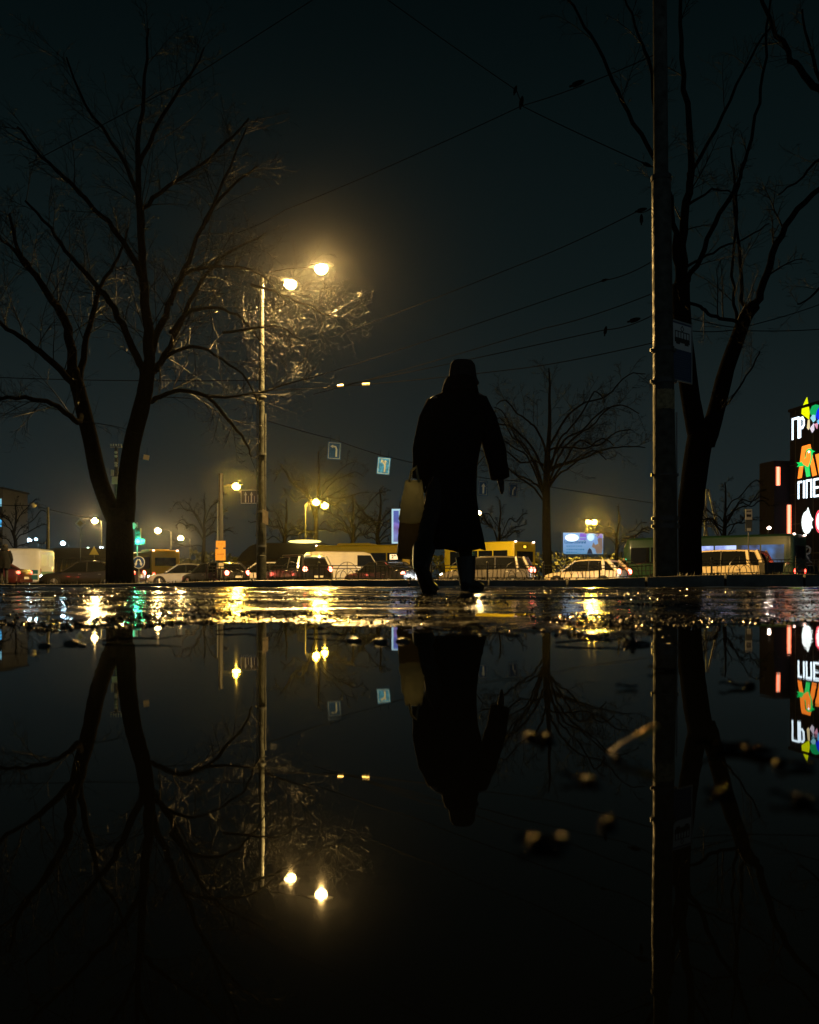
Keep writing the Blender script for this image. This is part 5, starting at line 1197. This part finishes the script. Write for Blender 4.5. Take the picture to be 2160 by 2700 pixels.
per = person((pw_.x, Yw, .004), 'person in a long dark coat and hat walking away with bags in the left hand', J, rings, M_COAT,
  hat=[(-.058, .112), (-.045, .117), (-.022, .106), (.0, .099), (.04, .094), (.085, .088), (.112, .070), (.122, .03)], face=V((.42, .9, 0)))
# the bags: thin plastic that lets light through
def thin_bag_mat(name, col, tcol, w):
    m = mat(name, col, .45, var=.35, vscale=9, bump=.6, bscale=22); n = m.node_tree
    tr = n.nodes.new('ShaderNodeBsdfTranslucent'); tr.inputs[0].default_value = (*tcol, 1); mx = n.nodes.new('ShaderNodeMixShader'); mx.inputs[0].default_value = w
    out = n.nodes['Material Output']; n.links.new(n.nodes['Principled BSDF'].outputs[0], mx.inputs[1]); n.links.new(tr.outputs[0], mx.inputs[2]); n.links.new(mx.outputs[0], out.inputs['Surface'])
    return m
def bag(label, x0, x1, y0, y1, xt0, xt1, Y, m, thick=.12, name='shopping_bag'):
    c = P((x0 + x1)/2, y1, Y); o = thing(name, c, label, 'bag', 'bags carried by the walker'); k = S(Y); h = (y1 - y0)*k
    b = MB(); rr = []
    n = 24
    for i in range(11):
        t = i/10; xl = lerp(x0, xt0, t ** 1.3); xr = lerp(x1, xt1, t ** 1.3); w = (xr - xl)/2*k; cx = ((xl + xr)/2 - (x0 + x1)/2)*k
        th = thick*(.5*(1 - t ** 2) + .12) * (.75 if i == 0 else 1)
        rr.append([V((cx + w*(1 if i else .9)*math.copysign(abs(math.cos(q)) ** .6, math.cos(q)) + .006*math.sin(7*q + i*1.3), th*math.copysign(abs(math.sin(q)) ** .7, math.sin(q)) + .008*math.sin(5*q + i*2.1), t*h + .006*math.sin(3*q + i))) for q in [2*PI*j/n for j in range(n)]])
    b.loft(rr); b.build('sack', m, o, angle=180)
    b = MB(); xt = ((xt0 + xt1)/2 - (x0 + x1)/2)*k; wt = (xt1 - xt0)/2*k
    for yy in (-.02, .02): b.tube([(xt - wt*.6, yy, h*.96), (xt - wt*.3, yy*.6, h + .07), (xt + .02, yy*.3, h + .10), (xt + wt*.35, yy*.6, h + .07), (xt + wt*.6, yy, h*.96)], .008, 6)
    b.build('handle', m, o)
    return o
bag('pale beige plastic bag hanging from the left hand of the walker', 840, 894, 1012, 1100, 855, 889, 6.2, thin_bag_mat('beige_plastic', (.30, .29, .23), (.44, .45, .36), .7), .10)
bag('dark brown sagging bag hanging lowest, below the pale beige plastic bag', 836, 894, 1078, 1176, 844, 891, 6.36, thin_bag_mat('brown_plastic', (.06, .055, .04), (.20, .18, .12), .6), .10)

# the bulky onlooker at the left edge
J2 = dict(head=V((.06, .02, 1.60)), neck=V((.03, 0, 1.48)), chest=V((0, 0, 1.28)), pelvis=V((0, 0, .9)), sh_l=V((-.19, 0, 1.42)), el_l=V((-.25, .03, 1.12)), wr_l=V((-.20, .12, .92)), hd_l=V((-.18, .16, .83)),
  sh_r=V((.19, 0, 1.42)), el_r=V((.26, .05, 1.12)), wr_r=V((.18, .20, 1.0)), hd_r=V((.12, .25, .98)), hip_l=V((-.09, 0, .88)), kn_l=V((-.10, .03, .47)), an_l=V((-.11, 0, .09)), heel_l=V((-.11, -.05, .0)), ball_l=V((-.12, .10, 0)), toe_l=V((-.13, .17, 0)),
  hip_r=V((.09, 0, .88)), kn_r=V((.10, .03, .47)), an_r=V((.11, 0, .09)), heel_r=V((.11, -.05, 0)), ball_r=V((.12, .10, 0)), toe_r=V((.13, .17, 0)))
r2 = [(.03, 0, 1.51, .085, .09), (.02, 0, 1.47, .14, .11), (0, 0, 1.42, .24, .15), (0, 0, 1.28, .275, .19), (0, 0, 1.10, .28, .20), (0, 0, .95, .265, .20), (0, 0, .82, .25, .19), (0, 0, .74, .245, .185)]
p = P(8, 1234, 36); person((p.x, 36, p.z - .02), 'person in a bulky dark jacket standing at the left edge', J2, r2, M_COAT, hat=[(-.02, .098), (.03, .102), (.08, .092), (.11, .06), (.118, .02)], face=V((.2, 1, 0)), sleeves=(.10, .095, .075))
p = at(1313, 52); r3 = [(a_, b_, z, w*.82, d*.85) for a_, b_, z, w, d in r2]
person((p.x, 52, ROADZ), 'person in dark clothes standing between the cream hatchback and the green bus', J2, r3, M_COAT, hat=None, gloves=False, face=V((-.3, -1, 0)), scale=1.0)

# ------------------------------------------------------------------ things lying in the puddle
def on_water(px, py): Y = CAMH*FD/(py - HY); return V(((px - CX)*Y/FD, Y, 0.0))
rnd = random.Random(9)
M_LEAF = mat('wet_leaf', (.005, .004, .003), (.25), var=.5, vscale=30, bump=1.0, bscale=240, spec=0)
def leaf(loc, size, rz, label, curl=.25, group='wet leaves round the puddle'):
    b = MB(); n = 9; rows = []
    for i in range(n):
        t = i/(n-1); w = math.sin(PI*min(1, t*1.05 + .02)) ** .8 * .38 * (1 + .15*math.sin(t*17)); x = t - .5
        for j in (-1, -.5, 0, .5, 1): rows.append((x*size, j*w*size, (curl*(x*x*1.2 + .5*(j*w)**2*2.2) + .02*math.sin(9*x + 3*j))*size))
    b.v = rows
    for i in range(n - 1):
        for j in range(4): a = i*5 + j; b.face((a, a+1, a+6, a+5))
    o = thing('leaf', loc, label, 'leaf', group, rz)
    lb = b.build('blade', M_LEAF, o, angle=180); sd = lb.modifiers.new('thickness', 'SOLIDIFY'); sd.thickness = .0008
    b = MB(); b.tube([(-.5*size, 0, .30*curl*size), (-.68*size, .03*size, .2*size), (-.85*size, .08*size, .12*size)], .0011, 5); b.build('stalk', M_LEAF, o)
    for k in range(2):
        b = MB(); b.ell(((-.25 + .5*k)*size, (.1 - .2*k)*size, curl*.14*size + .0012), (.0016, .0016, .0011), 10, 7); b.build('glint_droplet', mat('glint_drop', (.02, .02, .02), .12), o)  # glossy drops added to put glints on the leaf
    return o
LEAVES = [(1540, 1578, .055, 20, 'dark wet leaf next to the pale stem in the puddle'), (1600, 1588, .05, 75, 'curled wet leaf right of the one beside the pale stem'),
 (1236, 1648, .03, -20, 'small leaf in the puddle below and left of the pale stem'), (1155, 1782, .028, 10, 'small dark leaf with two wet glints lowest in the puddle'),
 (1282, 1738, .016, 60, 'tiny leaf scrap between the two lowest leaves'), (1692, 1694, .034, -35, 'leaf with bluish glints lowest at the right'), (1558, 1448, .045, 5, 'dark leaf floating under the shopping signs reflection'),
 (1515, 1672, .025, 40, 'small leaf in the puddle at right, above the bluish one'), (1145, 1556, .04, 80, 'small leaf floating beside the reflected coat'), (1328, 1450, .03, 0, 'thin leaf left of the reflected tram pole'), (1405, 1413, .05, 8, 'flat leaf across the reflected tram pole'), (1690, 1615, .035, 15, 'leaf under the yellow petal reflection')]
for x, y, s, a, lab in LEAVES:
    w = on_water(x, y); w.z = .001; leaf(w, s*.5, R(a), lab, curl=rnd.uniform(.15, .5))
w = on_water(1332, 1590)
root = thing('plant_stem', (w.x, w.y, .008), 'thin pale stem with a golden glint coloured onto its tip lying in the puddle at right', 'twig', rz=R(24)); root.rotation_euler = (0, R(-20), R(28))
b = MB(); b.tube([(-.018, 0, 0), (-.008, .0004, .0006), (.004, 0, 0)], [.0012, .0017, .0019], 12); b.build('shaft', mat('pale_stalk', (.35, .32, .26), .3, var=.3, vscale=300), root)
b = MB(); b.tube([(.004, 0, 0), (.0055, 0, 0), (.0065, 0, 0)], [.0022, .0027, .0022], 12); b.build('node', mat('gold_glint_ring', (.85, .6, .18), .25, .8), root)  # gold colour on ring and tip stands in for the wet highlight
b = MB(); b.tube([(.0066, 0, 0), (.012, .0003, 0), (.020, 0, .0005)], [.0020, .0025, .0016], 12); b.build('tip', mat('gold_glint_tip', (.75, .48, .14), .28, .5, var=.3, vscale=300), root)
# twigs and small stones
for x, y, L, a, lab in ((300, 1352, .12, 10, 'thin dark twig at the puddle edge under the forked trunk'), (700, 1342, .10, -25, 'short twig at the puddle edge right of the lamp post'), (1245, 1357, .11, 5, 'thin twig in the shallow water left of the tram pole'), (500, 1330, .09, 40, 'crooked twig among the grit left of the lamp post')):
    w = on_water(x, y); w.z = max(pave_h(w.x, w.y), 0) + .003
    root = thing('twig', w, lab, 'twig', 'twigs at the puddle edge', R(a)); b = MB(); b.tube([(-L/2, 0, 0), (-L*.1, .006, .003), (L*.2, -.004, .002), (L/2, .006, .006)], [.0016, .0015, .0013, .0008], 6); b.tube([(L*.05, 0, .002), (L*.2, .02, .006)], [.0011, .0006], 5); b.build('stem', M_WOOD, root)
STONES = [(92, 1361, .010, 'small stone at the far left puddle edge'), (150, 1356, .013, 'stone pair at the left puddle edge, the larger'), (172, 1361, .007, 'pebble right of the larger stone at left'), (745, 1350, .012, 'flat stone left in the dark strip below the lamp reflections'), (800, 1353, .013, 'flat stone right in the dark strip below the lamp reflections'), (1352, 1358, .012, 'stone by the reflected billboard'), (850, 1351, .012, 'dark stone nearest the reflected coat at the water edge')]
M_STONE = mat('wet_stone', (.05, .048, .043), .2, var=.5, vscale=40, bump=.5, bscale=80, coat=.5)
for i, (x, y, s, lab) in enumerate(STONES):
    w = on_water(x, y); b = MB(); b.ell((0, 0, 0), (s, s*.7, s*.42), 12, 8)
    b.v = [tuple(V(q)*(1 + .22*fbm(q[0]*60 + i*7, q[1]*60, q[2]*60, 3))) for q in b.v]
    o = b.build('stone', M_STONE, None, angle=180); o.location = (w.x, w.y, max(0, pave_h(w.x, w.y)) + s*.12); tag(o, lab, 'stone', 'stones at the puddle edge')
M_GLINT_PEB = mat('glint_pebble', (.004, .004, .004), .30, spec=.30, bump=.15, bscale=300)  # glossy pebbles added to make the blurred glints in the puddle
GLINT_PEB = [(1127, 1777, .0048, 'wet pebble added for a golden glint, lowest in the puddle'), (1186, 1771, .0038, 'wet pebble added for a glint right beside the lowest one in the puddle'), (1240, 1648, .0050, 'wet pebble added for a glint left below the pale stem'), (1281, 1736, .0042, 'wet pebble added for a glint between the two lowest leaves'),
       (1576, 1582, .0050, 'wet pebble added for a glint on the dark leaf right of the pale stem'), (1690, 1692, .0062, 'largest wet pebble added for a glint, lowest at the right'), (1642, 1612, .0050, 'wet pebble added for a glint under the yellow petal reflection'), (1516, 1676, .0044, 'wet pebble added for a glint below the dark leaves at right'), (1580, 1446, .007, 'wet pebble added for a glint on the leaf nearest the red strip reflection'), (1118, 1554, .0055, 'left wet pebble, added for a glint, of the pair beside the reflected coat'), (1154, 1557, .0055, 'right wet pebble, added for a glint, of the pair beside the reflected coat'), (1300, 1600, .0034, 'tiny wet pebble added for a glint at the lower end of the pale stem')]
for x, y, s, lab in GLINT_PEB:
    w = on_water(x, y); b = MB(); s *= .72; b.ell((0, 0, 0), (s, s*.8, s*.62), 18, 12); o = b.build('pebble', M_GLINT_PEB, None, angle=180); o.location = (w.x, w.y, s*.3); o.rotation_euler = (0, 0, x); tag(o, lab, 'pebble', 'pebbles added for glints in the puddle')
b = MB(); rnd = random.Random(16)
for i in range(30000):
    Y = 1.7 + 7.5*rnd.random() ** 1.35; X = rnd.uniform(-.52, .52)*Y
    m_ = fbm(X*1.3 + 5, Y*.9, 6, 4) + .10*math.exp(-((X/Y + .2)/.14) ** 2)
    if m_ < .02: continue
    h = pave_h(X, Y)
    if h < -.002: continue
    s = rnd.uniform(.0022, .0054)*(.8 + .14*Y); a = rnd.uniform(0, 3)
    pts = [(-1, -.2, 0), (-.2, -1, .1), (1, .1, -.1), (.1, .9, 0), (.1, 0, .62)]
    b.add([V((X, Y, h + s*.12)) + V((x*math.cos(a) - y*math.sin(a), x*math.sin(a) + y*math.cos(a), z))*s*rnd.uniform(.7, 1.3) for x, y, z in pts], [(0, 1, 4), (1, 2, 4), (2, 3, 4), (3, 0, 4)])
tag(b.build('gravel', mat('wet_aggregate', (.03, .029, .027), .16, var=.4, vscale=20), smooth=False), 'wet stone aggregate standing proud of the path', None, None, 'stuff')
b = MB(); rnd = random.Random(15)
for i in range(2600):
    Y = 1.35 + 2.6*rnd.random() ** 1.5; X = rnd.uniform(-.5, .5)*Y*1.15
    h = pave_h(X, Y)
    if h < -.004: continue
    if fbm(X*3, Y*3, 6, 3) < -.1: continue
    s = rnd.uniform(.0015, .0055); o = len(b.v)
    sc = [V((rnd.uniform(.6, 1.2), 0, 0)), ]
    a = rnd.uniform(0, 3)
    pts = [(-1, -.2, 0), (-.2, -1, .1), (1, .1, -.1), (.1, .9, 0), (.1, 0, .7), (0, .1, -.6)]
    q = [V((X, Y, h + s*.3)) + V((x*math.cos(a) - y*math.sin(a), x*math.sin(a) + y*math.cos(a), z))*s*rnd.uniform(.7, 1.3) for x, y, z in pts]
    b.add(q, [(0, 1, 4), (1, 2, 4), (2, 3, 4), (3, 0, 4), (1, 0, 5), (2, 1, 5), (3, 2, 5), (0, 3, 5)])
tag(b.build('grit', M_STONE, smooth=False), 'wet grit along the puddle edge', None, None, 'stuff')

# ------------------------------------------------------------------ damp night air
hz = bpy.data.materials.new('damp_air'); hz.use_nodes = True; n = hz.node_tree; n.nodes.clear()
out = n.nodes.new('ShaderNodeOutputMaterial'); pv = n.nodes.new('ShaderNodeVolumePrincipled')
pv.inputs['Color'].default_value = (.92, .94, .96, 1); pv.inputs['Density'].default_value = .00009; pv.inputs['Anisotropy'].default_value = .96
n.links.new(pv.outputs[0], out.inputs['Volume'])
b = MB(); b.box((0, 178, 10.3), (490, 408, 25.0)); hb = b.build('haze', hz, smooth=False); hb['kind'] = 'stuff'

# ------------------------------------------------------------------ each loose piece of these parts becomes a part of its own
SPLIT = {'hanger', 'wheel_arch', 'bumper', 'door_handle', 'side_rail', 'roof_rail', 'conduit', 'clamp_band', 'bracket', 'rib', 'fitting', 'lane_line', 'shutter', 'neon_edge', 'switch_box'}
for o in [q for q in COL.objects if q.type == 'MESH' and q.name.split('.')[0] in SPLIT]:
    me = o.data; up = list(range(len(me.vertices)))
    def find(i):
        while up[i] != i: up[i] = up[up[i]]; i = up[i]
        return i
    for e in me.edges:
        i, j = find(e.vertices[0]), find(e.vertices[1])
        if i != j: up[i] = j
    comp = {}
    for p in me.polygons: comp.setdefault(find(p.vertices[0]), []).append(p)
    if len(comp) < 2: continue
    for k, polys in enumerate(comp.values()):
        ids = sorted({v for p in polys for v in p.vertices}); mp = {v: i for i, v in enumerate(ids)}
        nm = bpy.data.meshes.new(o.name.split('.')[0]); nm.from_pydata([me.vertices[v].co for v in ids], [], [[mp[v] for v in p.vertices] for p in polys])
        for m in me.materials: nm.materials.append(m)
        sm_ = polys[0].use_smooth
        nm.polygons.foreach_set('use_smooth', [sm_]*len(polys))
        if sm_: nm.set_sharp_from_angle(angle=R(40))
        if k == 0: first = nm
        else:
            c = o.copy(); c.data = nm; c.name = o.name.split('.')[0]; COL.objects.link(c)
    o.data = first
